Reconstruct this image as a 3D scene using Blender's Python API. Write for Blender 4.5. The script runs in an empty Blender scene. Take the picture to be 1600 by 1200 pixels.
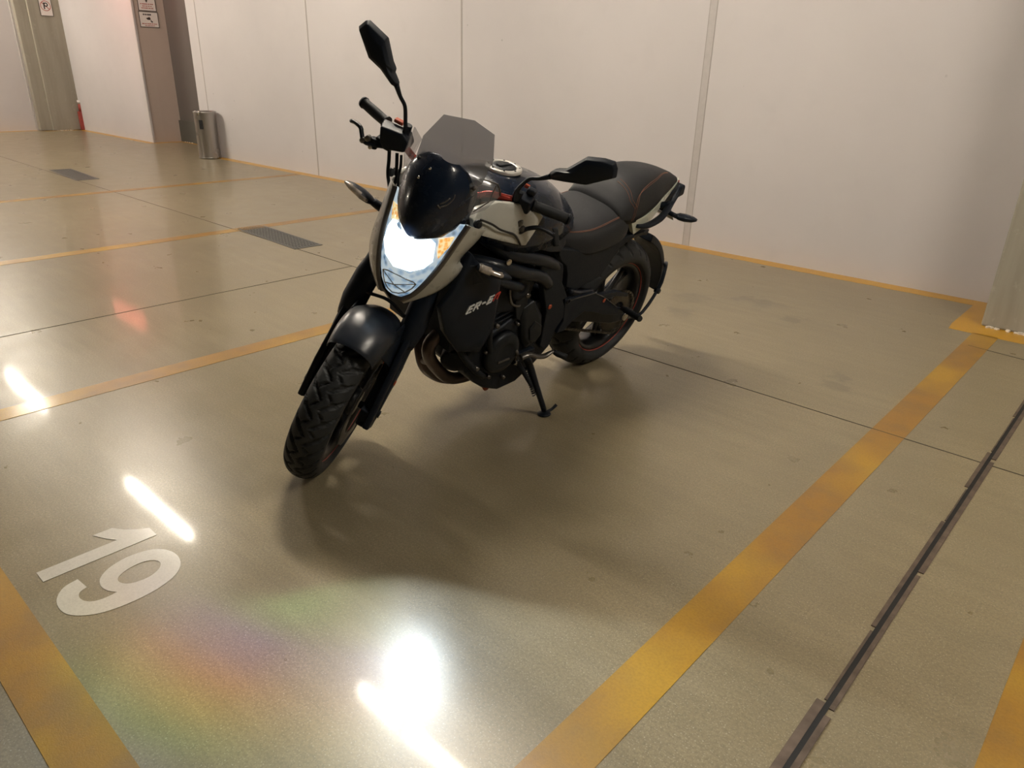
import bpy, bmesh, math, random
from mathutils import Matrix, Vector
random.seed(4)
SC = bpy.context.scene
COL = SC.collection
pi = math.pi

# ------------------------------------------------------------------ camera
CAM_H = 1.2691
yaw, pitch, roll, FPX = 0.73221861, 0.40806518, 0.02632617, 1138.40303
fwd = Vector((-math.sin(yaw)*math.cos(pitch), math.cos(yaw)*math.cos(pitch), -math.sin(pitch)))
rt = Vector((math.cos(yaw), math.sin(yaw), 0)); up = rt.cross(fwd)
rt2 = rt*math.cos(roll) + up*math.sin(roll); up2 = up*math.cos(roll) - rt*math.sin(roll)
cam = bpy.data.objects.new('camera', bpy.data.cameras.new('camera'))
COL.objects.link(cam)
cam.matrix_world = Matrix(((rt2.x, up2.x, -fwd.x, 0), (rt2.y, up2.y, -fwd.y, 0), (rt2.z, up2.z, -fwd.z, CAM_H), (0, 0, 0, 1)))
cam.data.sensor_width = 36; cam.data.lens = FPX/1600*36; cam.data.clip_start = .02; cam.data.clip_end = 200
SC.camera = cam

# ------------------------------------------------------------------ world, exposure
w = bpy.data.worlds.new('garage_air'); SC.world = w; w.use_nodes = True
w.node_tree.nodes['Background'].inputs[0].default_value = (.9, .8, .66, 1)
w.node_tree.nodes['Background'].inputs[1].default_value = 0.0
SC.view_settings.view_transform = 'Standard'; SC.view_settings.look = 'None'
SC.view_settings.gamma = 1; SC.view_settings.use_curve_mapping = False
SC.view_settings.exposure = 0.0
TUBE_POWER = 200.0        # emission of the ceiling tubes
BEAM_POWER = 115.0       # headlight beam on the floor
LENS_POWER = 3.2       # what the lit reflector shows

# bike placement (leaning on its side stand) and steering lock, needed by the headlight
BIKE_O = Vector((-1.93932371, 2.65311864, 0.0))
BIKE_AX = ((-0.01175276, -0.99989543, -0.00842597), (0.96635544, -0.00919244, -0.25704602), (0.25694168, -0.01116348, 0.96636243))
BIKE_M = Matrix.Translation(BIKE_O) @ Matrix(BIKE_AX).transposed().to_4x4()
S0 = Vector((1.515, 0, 0)); SAX = Vector((-0.41469, 0, 0.90996)).normalized()
STEER = Matrix.Translation(S0) @ Matrix.Rotation(0.5782, 4, SAX) @ Matrix.Translation(-S0)

# ------------------------------------------------------------------ material helpers
class NT:
    def __init__(s, m):
        s.t = m.node_tree; s.n = s.t.nodes
    def add(s, kind, **kw):
        n = s.n.new(kind)
        for k, v in kw.items(): setattr(n, k, v)
        return n
    def link(s, a, b): s.t.links.new(a, b)
    def math(s, op, a, b=None, c=None, clamp=False):
        n = s.add('ShaderNodeMath', operation=op, use_clamp=clamp)
        for i, v in enumerate((a, b, c)):
            if v is None: continue
            if isinstance(v, (int, float)): n.inputs[i].default_value = v
            else: s.link(v, n.inputs[i])
        return n.outputs[0]
    def noise(s, vec, scale, detail=3, rough=.5):
        n = s.add('ShaderNodeTexNoise'); n.inputs['Scale'].default_value = scale
        n.inputs['Detail'].default_value = detail; n.inputs['Roughness'].default_value = rough
        if vec is not None: s.link(vec, n.inputs['Vector'])
        return n.outputs['Fac']
    def ramp(s, fac, stops):
        n = s.add('ShaderNodeValToRGB'); r = n.color_ramp
        while len(r.elements) < len(stops): r.elements.new(.5)
        for e, (p, c) in zip(r.elements, stops):
            e.position = p; e.color = (c, c, c, 1) if isinstance(c, (int, float)) else (*c, 1)
        s.link(fac, n.inputs[0]); return n.outputs[0]
    def mix(s, fac, a, b, mode='MIX'):
        n = s.add('ShaderNodeMix', data_type='RGBA', blend_type=mode)
        for sock, v in ((n.inputs[0], fac), (n.inputs[6], a), (n.inputs[7], b)):
            if isinstance(v, (int, float)): sock.default_value = v
            elif isinstance(v, tuple): sock.default_value = (*v, 1)
            else: s.link(v, sock)
        return n.outputs[2]
    def bump(s, h, strength, dist, bs):
        n = s.add('ShaderNodeBump'); n.inputs['Strength'].default_value = strength; n.inputs['Distance'].default_value = dist
        s.link(h, n.inputs['Height']); s.link(n.outputs[0], bs.inputs['Normal'])

def mat(name, col, rough=.5, metal=0, coat=0, coat_rough=.05, spec=.5, vary=.12, scale=30, bump=0, emit=None, estr=0, trans=0, ior=1.45):
    m = bpy.data.materials.new(name); m.use_nodes = True; t = NT(m); b = t.n['Principled BSDF']
    geo = t.add('ShaderNodeTexCoord').outputs['Object']
    n = t.noise(geo, scale, 4)
    f = t.ramp(n, [(.3, 1-vary), (.7, 1+vary)])
    c = t.mix(1.0, tuple(col), f, 'MULTIPLY')
    t.link(c, b.inputs['Base Color'])
    b.inputs['Metallic'].default_value = metal; b.inputs['Specular IOR Level'].default_value = spec
    b.inputs['Coat Weight'].default_value = coat; b.inputs['Coat Roughness'].default_value = coat_rough
    rr = t.ramp(n, [(.3, max(rough-.05, .0)), (.7, rough+.05)]); t.link(rr, b.inputs['Roughness'])
    b.inputs['Transmission Weight'].default_value = trans; b.inputs['IOR'].default_value = ior
    if bump: t.bump(t.noise(geo, scale*6, 5), bump, .002, b)
    if emit: b.inputs['Emission Color'].default_value = (*emit, 1); b.inputs['Emission Strength'].default_value = estr
    return m

def concrete_floor():
    m = bpy.data.materials.new('polished_concrete'); m.use_nodes = True; t = NT(m); b = t.n['Principled BSDF']
    P = t.add('ShaderNodeNewGeometry').outputs['Position']
    big = t.noise(P, .9, 4, .6); mid = t.noise(P, 6, 5, .55); fine = t.noise(P, 130, 3, .7); grit = t.noise(P, 260, 2, .6)
    mp = t.add('ShaderNodeMapping'); mp.inputs['Scale'].default_value = (1.2, 9, 1); mp.inputs['Rotation'].default_value = (0, 0, .5)
    t.link(P, mp.inputs['Vector']); swirl = t.noise(mp.outputs[0], 2.2, 5, .62)
    c = t.mix(t.ramp(big, [(.3, 0), (.7, 1)]), (.265, .212, .125), (.33, .268, .162))
    c = t.mix(t.ramp(swirl, [(.35, 0), (.64, .85)]), c, (.245, .200, .122))
    c = t.mix(t.ramp(mid, [(.42, 0), (.72, .38)]), c, (.36, .30, .195))
    c = t.mix(t.ramp(fine, [(.35, .55), (.60, 0)]), c, (.15, .130, .085))
    c = t.mix(t.ramp(grit, [(.62, 0), (.70, .7)]), c, (.55, .50, .40))
    c = t.mix(t.ramp(t.noise(P, 2.4, 4, .5), [(.30, .30), (.66, 0)]), c, (.20, .165, .105))
    v = t.add('ShaderNodeTexVoronoi'); v.inputs['Scale'].default_value = 26; t.link(P, v.inputs['Vector'])
    spots = t.math('MULTIPLY', t.ramp(v.outputs['Distance'], [(.03, 1), (.06, 0)]), t.ramp(t.noise(P, 9, 1), [(.56, 0), (.6, 1)]))
    c = t.mix(t.math('MULTIPLY', spots, .3), c, (.09, .08, .06))
    # a few old oil stains on the slab in front of the wall
    for (x, y, r) in ((-2.10, 3.97, .16), (-1.72, 4.18, .14), (-1.98, 3.66, .10), (-1.45, 4.02, .08), (-.93, 3.2, .09), (-1.86, 4.2, .08), (-.98, 3.32, .06)):
        d = t.add('ShaderNodeVectorMath', operation='DISTANCE'); t.link(P, d.inputs[0]); d.inputs[1].default_value = (x, y, 0)
        dd = t.math('ADD', d.outputs['Value'], t.math('MULTIPLY', t.math('SUBTRACT', t.noise(P, 11, 3), .5), .32))
        c = t.mix(t.ramp(t.math('DIVIDE', dd, r), [(.3, .42), (.95, 0)]), c, (.13, .115, .085))
    t.link(c, b.inputs['Base Color'])
    t.link(t.ramp(mid, [(.3, .27), (.7, .35)]), b.inputs['Roughness'])
    b.inputs['Specular IOR Level'].default_value = .42
    b.inputs['Coat Weight'].default_value = .20; b.inputs['Coat IOR'].default_value = 1.45
    t.link(t.ramp(swirl, [(.3, .05), (.7, .08)]), b.inputs['Coat Roughness'])
    h = t.math('ADD', t.math('MULTIPLY', grit, .5), t.math('MULTIPLY', fine, .3))
    t.bump(h, .06, .002, b)
    return m

def paint(name, col, worn, edge=None, lo=.42, hi=.62, rough=.42):
    m = bpy.data.materials.new(name); m.use_nodes = True; t = NT(m); b = t.n['Principled BSDF']
    P = t.add('ShaderNodeNewGeometry').outputs['Position']
    a = t.noise(P, 7, 6, .65); f = t.noise(P, 150, 3, .7); bg = t.noise(P, 2.2, 2)
    c = t.mix(t.ramp(a, [(lo, 0), (hi, .75)]), col, worn)
    if edge: c = t.mix(t.ramp(bg, [(.45, 0), (.65, .7)]), c, edge)
    c = t.mix(t.ramp(f, [(.3, .3), (.6, 0)]), c, tuple(v*.55 for v in col))
    t.link(c, b.inputs['Base Color']); b.inputs['Roughness'].default_value = rough
    b.inputs['Coat Weight'].default_value = .4; b.inputs['Coat Roughness'].default_value = .16
    t.bump(t.noise(P, 300, 3, .7), .25, .002, b)
    return m

def wall_mat(name, col, streak=False, rough=.7):
    m = bpy.data.materials.new(name); m.use_nodes = True; t = NT(m); b = t.n['Principled BSDF']
    P = t.add('ShaderNodeNewGeometry').outputs['Position']
    big = t.noise(P, .8, 3); fine = t.noise(P, 60, 4, .6); n = t.noise(P, 4, 5, .6)
    c = t.mix(t.ramp(big, [(.3, 0), (.7, 1)]), tuple(v*.95 for v in col), tuple(min(v*1.04, 1) for v in col))
    c = t.mix(t.ramp(n, [(.55, 0), (.8, .25)]), c, tuple(v*.85 for v in col))
    if streak:
        mp = t.add('ShaderNodeMapping'); mp.inputs['Scale'].default_value = (6, 6, .5); t.link(P, mp.inputs['Vector'])
        s = t.noise(mp.outputs[0], 1.6, 5, .6)
        c = t.mix(t.ramp(s, [(.38, .5), (.6, 0)]), c, tuple(v*.7 for v in col))
        c = t.mix(t.ramp(t.noise(P, 14, 4, .7), [(.6, 0), (.75, .5)]), c, tuple(v*1.35 for v in col))
    v = t.add('ShaderNodeTexVoronoi'); v.inputs['Scale'].default_value = 5; t.link(P, v.inputs['Vector'])
    dots = t.math('MULTIPLY', t.ramp(v.outputs['Distance'], [(.03, 1), (.055, 0)]), t.ramp(t.noise(P, 3, 1), [(.52, 0), (.56, 1)]))
    c = t.mix(t.math('MULTIPLY', dots, .45), c, tuple(v*.4 for v in col))
    t.link(c, b.inputs['Base Color']); b.inputs['Roughness'].default_value = rough
    b.inputs['Specular IOR Level'].default_value = .3
    t.bump(fine, .15, .002, b)
    return m

M = {}
M['floor'] = concrete_floor()
M['line'] = paint('yellow_road_paint', (.33, .165, .018), (.25, .138, .035), (.50, .290, .012))
M['border'] = paint('yellow_wall_line_paint', (.56, .29, .012), (.46, .24, .02), (.60, .32, .010))
M['white_paint'] = paint('white_number_paint', (.60, .57, .50), (.52, .49, .42), lo=.5, hi=.75)
M['joint'] = mat('saw_cut_joint', (.075, .065, .05), .8)
M['wall'] = wall_mat('cream_wall_panel', (.575, .545, .545))
M['jamb'] = wall_mat('rosy_pillar_paint', (.47, .385, .335))
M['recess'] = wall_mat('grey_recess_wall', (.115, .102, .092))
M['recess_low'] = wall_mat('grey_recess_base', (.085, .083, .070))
M['concrete'] = wall_mat('raw_concrete', (.33, .305, .25), True)
M['dark_concrete'] = wall_mat('dark_concrete', (.16, .15, .13), True)
M['ceil'] = wall_mat('ceiling_concrete', (.19, .175, .155), True)
M['seam'] = mat('panel_seam', (.38, .35, .33), .8, vary=.03)
M['seal'] = mat('panel_seal', (.46, .43, .42), .7, vary=.04)
M['crumb'] = mat('plaster_crumbs', (.72, .66, .58), .9, bump=.6)
M['tube'] = mat('lamp_tube_light', (1, .9, .7), .4, emit=(1.0, .90, .76), estr=TUBE_POWER)
M['housing'] = mat('lamp_housing_white', (.75, .74, .7), .45)
M['red_lamp'] = mat('red_sign_light', (.9, .2, .15), .5, emit=(1, .22, .16), estr=7)
M['steel'] = mat('brushed_steel', (.40, .38, .36), .30, metal=1, vary=.03, scale=2)
M['grate'] = mat('galvanised_grate', (.17, .175, .17), .42, metal=.7, scale=60)
M['grate_hole'] = mat('drain_dark', (.03, .03, .028), .8)
M['slot_steel'] = mat('rusty_joint_steel', (.125, .092, .07), .55, metal=.35, vary=.35, scale=22, bump=.3)
M['slot_dark'] = mat('joint_gap_rubber', (.008, .008, .008), .7)
M['sign'] = mat('sign_white', (.74, .69, .66), .5, vary=.03)
M['ink_red'] = mat('sign_red', (.42, .10, .08), .5)
M['ink_dark'] = mat('sign_black', (.04, .03, .03), .5)
M['red'] = mat('red_enamel', (.30, .045, .035), .4, coat=.4)
# motorcycle; its black plastics hold a blue tint, headlight glare put into the colour
M['gloss'] = mat('gloss_black_plastic', (.006, .012, .026), .25, spec=.25, coat=.30, coat_rough=.06, vary=.05)
M['satin'] = mat('satin_black_plastic', (.007, .011, .019), .45, spec=.28, vary=.08)
M['fender'] = mat('fender_plastic', (.010, .014, .022), .33, spec=.6, vary=.05)
M['matte'] = mat('matte_black_plastic', (.010, .013, .018), .62, spec=.3, vary=.1, scale=80, bump=.15)
M['frame'] = mat('black_frame_paint', (.006, .009, .015), .40, spec=.3, coat=.08, coat_rough=.12)
M['engine'] = mat('engine_dark_metal', (.012, .015, .021), .5, metal=.4, spec=.3, vary=.2, scale=40, bump=.1)
M['engine_lt'] = mat('engine_cover_metal', (.020, .023, .027), .45, metal=.5, spec=.3, vary=.1)
M['white'] = mat('pearl_white_paint', (.43, .43, .39), .3, coat=.6, coat_rough=.06, vary=.03)
M['tailwhite'] = mat('pearl_tail_paint', (.55, .57, .48), .32, coat=.5, vary=.03)
M['black_trim'] = mat('black_trim_tape', (.01, .01, .012), .4)
M['seat'] = mat('seat_vinyl', (.021, .022, .025), .6, spec=.35, vary=.12, scale=150, bump=.35)
M['stitch'] = mat('orange_thread', (.27, .12, .075), .7)
M['tyre'] = mat('tyre_rubber', (.020, .022, .024), .58, spec=.35, vary=.15, scale=50, bump=.1)
M['rim'] = mat('black_rim', (.009, .010, .012), .35, metal=.3, coat=.3)
M['orange'] = mat('orange_accent', (.42, .08, .035), .4)
M['rimtape'] = mat('red_rim_tape', (.42, .07, .05), .45)
M['disc'] = mat('brake_disc_steel', (.07, .07, .07), .4, metal=.8, vary=.1)
M['chain'] = mat('chain_metal', (.10, .09, .075), .42, metal=.8, vary=.3, scale=90)
M['chrome'] = mat('bright_metal', (.60, .58, .55), .22, metal=1, vary=.05)
M['alu'] = mat('grey_alloy', (.14, .13, .12), .38, metal=.8, vary=.1)
M['exhaust'] = mat('burnt_exhaust_steel', (.085, .062, .055), .42, metal=.65, vary=.3, scale=9)
M['redbar'] = mat('red_anodised_bar', (.42, .050, .035), .25, metal=.6, coat=.4)
M['rubber'] = mat('grip_rubber', (.008, .010, .013), .6, spec=.35, vary=.1, scale=120, bump=.3)
M['cap'] = mat('fuel_cap_ring', (.62, .60, .56), .35, metal=.35, vary=.04)
M['decal'] = mat('decal_silver', (.62, .64, .66), .35, vary=.02)
M['decal_red'] = mat('decal_red', (.55, .05, .04), .35, vary=.02)
M['lens_amber'] = mat('amber_reflector', (.85, .33, .06), .2, coat=.5, emit=(1.0, .42, .08), estr=1.1)
M['ind_lens'] = mat('indicator_lens', (.42, .37, .32), .12, coat=1, vary=.45, scale=55, metal=.25)
M['spring'] = mat('spring_steel', (.50, .47, .42), .3, metal=.9)

def lens_glow():
    m = bpy.data.materials.new('lit_reflector'); m.use_nodes = True; t = NT(m); b = t.n['Principled BSDF']
    o = t.add('ShaderNodeTexCoord').outputs['Object']
    v = t.add('ShaderNodeTexVoronoi'); v.inputs['Scale'].default_value = 42; t.link(o, v.inputs['Vector'])
    b.inputs['Base Color'].default_value = (.6, .7, .8, 1); b.inputs['Roughness'].default_value = .15
    b.inputs['Metallic'].default_value = .6
    t.link(t.ramp(v.outputs['Distance'], [(.1, (.10, .20, .32)), (.35, (.40, .62, .85)), (.6, (.85, .97, 1))]), b.inputs['Emission Color'])
    b.inputs['Emission Strength'].default_value = .5
    return m
def amber():
    m = M['lens_amber']; t = NT(m); b = t.n['Principled BSDF']
    v = t.add('ShaderNodeTexVoronoi'); v.inputs['Scale'].default_value = 90; t.link(t.add('ShaderNodeTexCoord').outputs['Object'], v.inputs['Vector'])
    t.link(t.ramp(v.outputs['Distance'], [(.05, (.62, .25, .06)), (.35, (1, .48, .10)), (.7, (1, .85, .45))]), b.inputs['Emission Color']); b.inputs['Emission Strength'].default_value = .9
amber()
M['reflector'] = lens_glow()
M['bulb'] = mat('lit_bulb', (1, 1, 1), .4, emit=(.80, .93, 1.0), estr=LENS_POWER)

def see_through(name, tint, fac, rough=.03):
    m = bpy.data.materials.new(name); m.use_nodes = True; t = NT(m)
    n = t.n; n.remove(n['Principled BSDF'])
    tr = t.add('ShaderNodeBsdfTransparent'); tr.inputs[0].default_value = (*tint, 1)
    pb = t.add('ShaderNodeBsdfPrincipled'); pb.inputs['Base Color'].default_value = (.50, .51, .54, 1)
    pb.inputs['Roughness'].default_value = .12; pb.inputs['Coat Weight'].default_value = .6; pb.inputs['Coat Roughness'].default_value = rough
    mx = t.add('ShaderNodeMixShader'); mx.inputs[0].default_value = fac
    t.link(tr.outputs[0], mx.inputs[1]); t.link(pb.outputs[0], mx.inputs[2]); t.link(mx.outputs[0], n['Material Output'].inputs[0])
    return m
M['screen'] = see_through('smoked_screen', (.74, .75, .78), .36)
M['wing'] = see_through('clear_wing', (.86, .86, .87), .20)
M['clear'] = see_through('clear_lens', (.95, .97, 1.0), .07)

# ------------------------------------------------------------------ mesh helpers
OFFSET = [Vector((0, 0, 0))]      # where the headlight group sits on the fork
def link_mesh(name, me, material, parent=None, st=False, smooth=True, bevel=0, subsurf=0, solid=0, seg=2):
    if st: me.transform(STEER @ Matrix.Translation(OFFSET[0]))
    if material is not None: me.materials.append(material)
    if smooth:
        for p in me.polygons: p.use_smooth = True
    o = bpy.data.objects.new(name, me); COL.objects.link(o)
    if parent is not None: o.parent = parent
    if solid:
        k = o.modifiers.new('solid', 'SOLIDIFY'); k.thickness = solid; k.offset = 0
    if bevel:
        k = o.modifiers.new('bevel', 'BEVEL'); k.width = bevel; k.segments = seg; k.limit_method = 'ANGLE'; k.angle_limit = .6
        k.harden_normals = False
    if subsurf:
        k = o.modifiers.new('sub', 'SUBSURF'); k.levels = subsurf; k.render_levels = subsurf
    if smooth and not subsurf:
        k = o.modifiers.new('wn', 'WEIGHTED_NORMAL'); k.keep_sharp = True
    return o

def raw(verts, faces, recalc=True):
    me = bpy.data.meshes.new('m'); me.from_pydata([tuple(v) for v in verts], [], faces); me.update()
    if recalc:
        bm = bmesh.new(); bm.from_mesh(me); bmesh.ops.recalc_face_normals(bm, faces=bm.faces); bm.to_mesh(me); bm.free()
    return me

def rings(R, closed=True, cap=True):
    n = len(R[0]); V = [p for r in R for p in r]; F = []
    for i in range(len(R)-1):
        for j in range(n if closed else n-1):
            a = i*n+j; b = i*n+(j+1) % n
            F.append((a, b, b+n, a+n))
    if cap and closed:
        F.append(tuple(range(n))); F.append(tuple(range((len(R)-1)*n, len(R)*n)))
    return V, F

class Mesh:
    def __init__(s): s.v = []; s.f = []
    def add(s, V, F):
        o = len(s.v); s.v += [tuple(p) for p in V]; s.f += [tuple(i+o for i in f) for f in F]; return s
    def box(s, c, d, rot=None):
        V = [Vector((x*d[0]/2, y*d[1]/2, z*d[2]/2)) for x in (-1, 1) for y in (-1, 1) for z in (-1, 1)]
        if rot is not None: V = [rot @ v for v in V]
        V = [v+Vector(c) for v in V]
        return s.add(V, [(0, 1, 3, 2), (4, 6, 7, 5), (0, 4, 5, 1), (2, 3, 7, 6), (0, 2, 6, 4), (1, 5, 7, 3)])
    def tube(s, pts, r, n=14, smooth=4, flat=None):
        P = [Vector(p) for p in pts]; k = len(P); R = [r]*k if isinstance(r, (int, float)) else list(r)
        if smooth > 1 and k > 2:
            Q = []; RR = []
            for i in range(k-1):
                a, b, c, d = P[max(i-1, 0)], P[i], P[i+1], P[min(i+2, k-1)]
                for q in range(smooth):
                    t = q/smooth
                    Q.append(.5*((2*b)+(c-a)*t+(2*a-5*b+4*c-d)*t*t+(-a+3*b-3*c+d)*t**3)); RR.append(R[i]+(R[i+1]-R[i])*t)
            Q.append(P[-1]); RR.append(R[-1]); P, R = Q, RR
        L = []; up_ = None
        for i, p in enumerate(P):
            d = (P[min(i+1, len(P)-1)]-P[max(i-1, 0)]).normalized()
            if up_ is None:
                up_ = Vector((0, 0, 1)) if abs(d.z) < .9 else Vector((1, 0, 0))
            x = d.cross(up_).normalized(); y = x.cross(d).normalized(); up_ = y
            fl = flat if flat else 1
            L.append([p+x*R[i]*math.cos(2*pi*j/n)+y*R[i]*fl*math.sin(2*pi*j/n) for j in range(n)])
        return s.add(*rings(L))
    def lathe(s, prof, c, ax, n=32, closed=False):
        """prof: (radius, distance along ax)"""
        ax = Vector(ax).normalized(); c = Vector(c)
        x = ax.orthogonal().normalized(); y = ax.cross(x)
        L = [[c+ax*h+(x*math.cos(2*pi*j/n)+y*math.sin(2*pi*j/n))*r for j in range(n)] for r, h in prof]
        if closed: L.append(L[0]); return s.add(*rings(L, cap=False))
        return s.add(*rings(L))
    def cyl(s, a, b, r, n=24):
        a = Vector(a); b = Vector(b); return s.lathe([(r, 0), (r, (b-a).length)], a, b-a, n)
    def plate(s, out, y0, y1, ys=None, bulge=0):
        """outline (x,z) or (x,y,z) in the bike's side plane, pushed from the outer to the inner side"""
        n = len(out)
        P3 = [Vector((p[0], p[1], p[2])) if len(p) == 3 else Vector((p[0], y0, p[1])) for p in out]
        t = y1-y0
        c = sum(P3, Vector())/n
        V = P3+[p+Vector((0, t, 0)) for p in P3]
        F = [tuple(range(n, 2*n))]+[(i, (i+1) % n, (i+1) % n+n, i+n) for i in range(n)]
        if bulge:
            ins = [p+(c-p)*.28+Vector((0, bulge, 0)) for p in P3]
            k = len(V); V += ins
            F += [(i, (i+1) % n, (i+1) % n+k, i+k) for i in range(n)]+[tuple(range(k, k+n))]
        else: F.append(tuple(range(n)))
        return s.add(V, F)
    def build(s, name, material, parent=None, **k):
        me = raw(s.v, s.f); return link_mesh(name, me, material, parent, **k)

def mir(pts): return [(p[0], -p[1], p[2]) for p in pts]

def thing(name, label, cat, M4=None, loc=(0, 0, 0), group=None):
    o = bpy.data.objects.new(name, None); COL.objects.link(o); o.empty_display_size = .1
    if M4 is not None: o.matrix_world = M4
    else: o.location = loc
    o['label'] = label; o['category'] = cat
    if group: o['group'] = group
    return o
def tag(o, label, cat=None, group=None):
    o['label'] = label
    if cat: o['category'] = cat
    if group: o['group'] = group
    return o
def struct(o, label=None):
    o['kind'] = 'structure'
    if label: o['label'] = label
    return o
def polyslab(name, outlines, z0, z1, material, parent=None, bevel=0, faces_only=False):
    """flat polygons on the floor with a little thickness; outlines is a list of outlines"""
    m = Mesh()
    for out in outlines:
        n = len(out)
        m.add([(x, y, z1) for x, y in out]+[(x, y, z0) for x, y in out],
              [tuple(range(n)), tuple(range(2*n-1, n-1, -1))]+[(i, (i+1) % n, (i+1) % n+n, i+n) for i in range(n)])
    return m.build(name, material, parent, smooth=False, bevel=bevel)

# ------------------------------------------------------------------ lights: the tubes on the garage ceiling
CEIL = 3.16
def ceiling_lamp(x, y, label, L=1.45):
    t = thing('ceiling_lamp', label, 'lamp', loc=(x, y, CEIL), group='linear lamps in rows under the ceiling')
    h = Mesh().box((0, 0, -.025), (L+.06, .20, .05)); h.build('lamp_housing', M['housing'], t, bevel=.008)
    Mesh().tube([(-L/2, 0, -.093), (L/2, 0, -.093)], .040, n=12, smooth=1).build('lamp_tube', M['tube'], t)
    return t
XL = [(-15.6, 'farthest'), (-11.35, 'second farthest'), (-7.1, 'third farthest'), (-2.85, 'lamp nearly over the motorcycle'), (1.4, 'lamp right of the camera')]
for x, s in XL:
    ceiling_lamp(x, 2.36, 'white linear ceiling lamp along the parking bays, ' + s)
for x, s in ((-11.35, 'farther'),):  # unseen lamp over the aisle, added as fill light
    ceiling_lamp(x, -3.6, 'added white linear fill lamp, unseen, over the driving aisle')

# headlight beam: one small lamp whose pattern has the cut-off and the rainbow fringe of the lens
HEAD_T = Vector((.100, .016, .060))
HL = BIKE_M @ STEER @ (Vector((1.315, 0, .80))+HEAD_T)
def beam():
    L = bpy.data.lights.new('headlight_beam', 'POINT'); L.energy = BEAM_POWER; L.shadow_soft_size = .018
    o = bpy.data.objects.new('headlight_beam', L); COL.objects.link(o); o.location = HL
    L.use_nodes = True; t = NT(L); em = t.n['Emission']
    nrm = t.add('ShaderNodeTexCoord').outputs['Normal']
    sp = t.add('ShaderNodeSeparateXYZ'); t.link(nrm, sp.inputs[0])
    x, y, z = sp.outputs
    az = t.math('MULTIPLY', t.math('ARCTAN2', y, x), 180/pi)
    el = t.math('MULTIPLY', t.math('ARCSINE', z), 180/pi)
    # lower edge of the beam as a function of azimuth (degrees)
    u = t.math('DIVIDE', t.math('ADD', az, 110), 130, clamp=True)
    fc = t.add('ShaderNodeFloatCurve'); t.link(u, fc.inputs['Value'])
    cv = fc.mapping.curves[0]
    pts = [(-110, -47), (-98, -49), (-79, -53.5), (-69, -58), (-58, -61), (-44, -62.3), (-26, -59), (-7, -48.8), (3, -41.5), (6.5, -36.5), (9, -22), (20, -12)]
    while len(cv.points) < len(pts): cv.points.new(.5, .5)
    for p, (a, e) in zip(cv.points, pts): p.location = ((a+110)/130, (e+70)/70)
    fc.mapping.update()
    edge = t.math('SUBTRACT', t.math('MULTIPLY', fc.outputs[0], 70), 70)
    d = t.math('SUBTRACT', el, edge)                        # degrees above the lower edge
    mask = t.ramp(t.math('DIVIDE', d, 36, clamp=True), [(0, 0), (.05, .30), (.12, .55), (.3, .7), (.85, 1), (1, .9)])
    # brighter lobe along the lamp axis
    lobe = t.ramp(t.math('DIVIDE', t.math('ABSOLUTE', t.math('ADD', az, 41)), 60, clamp=True), [(0, .50), (.14, .45), (.24, .42), (.55, .62), (.72, .50), (.9, .10)])
    win = t.ramp(t.math('DIVIDE', t.math('ADD', az, 140), 180, clamp=True), [(0, 0), (.15, 0), (.24, 1), (.86, 1), (.93, 0), (1, 0)])
    inten = t.math('MULTIPLY', t.math('MULTIPLY', mask, lobe), win)
    # left flank: prismatic bands
    band = t.ramp(t.math('DIVIDE', t.math('ADD', el, 52), 18, clamp=True),
                  [(0, (.22, .62, .30)), (.14, (.25, .48, .50)), (.27, (.30, .22, 1.0)), (.42, (.52, .22, .75)), (.56, (1.0, .36, .12)), (.70, (.95, .85, .10)), (.82, (.22, .80, .38)), (.94, (.12, .45, 1.0))])
    left = t.ramp(t.math('DIVIDE', t.math('ADD', az, 100), 60, clamp=True), [(0, 1), (.55, 1), (.76, .4), (1, 0)])
    col = t.mix(left, (.80, .92, 1.0), band)
    t.link(col, em.inputs['Color']); t.link(inten, em.inputs['Strength'])
beam()

# ------------------------------------------------------------------ the room
WY = 5.25
def slab(name, c, d, material, label=None, bevel=0):
    o = Mesh().box(c, d).build(name, material, smooth=False, bevel=bevel)
    return struct(o, label)
floor = slab('floor', (-7, -1, -.1), (24, 18, .2), M['floor'], 'polished grey concrete garage floor')
slab('ceiling', (-7, -1, CEIL+.1), (24, 18, .2), M['ceil'], 'concrete garage ceiling')
slab('wall_back', ((-10.95+2)/2, WY+.1, CEIL/2), (12.95, .2, CEIL), M['wall'], 'long cream panel wall behind the motorcycle')
slab('wall_left', (-14.6, WY+.2, CEIL/2), (3.3, .2, CEIL), M['wall'], 'cream wall left of the rosy pillar')
slab('wall_far', (-16.35, -2.2, CEIL/2), (.2, 13.6, CEIL), M['wall'], 'cream end wall at the far left')
slab('wall_right', (5.1, -1, CEIL/2), (.2, 18, CEIL), M['dark_concrete'])
slab('wall_front', (-7, -9.9, CEIL/2), (24, .2, CEIL), M['dark_concrete'])
slab('wall_jamb', (-13.03, WY+.63, CEIL/2), (.16, 1.06, CEIL), M['jamb'], 'rosy painted return of the wall carrying two signs')
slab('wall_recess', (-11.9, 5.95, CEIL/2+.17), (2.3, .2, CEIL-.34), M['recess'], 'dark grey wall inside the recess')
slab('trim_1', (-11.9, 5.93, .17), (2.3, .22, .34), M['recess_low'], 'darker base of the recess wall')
slab('trim_2', (-12.955, WY+.11, CEIL/2), (.03, .03, CEIL), M['seal'], 'pale corner bead of the rosy pillar')
slab('wall_recess_side', (-10.9, WY+.5, CEIL/2), (.1, .6, CEIL), M['wall'])
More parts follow.
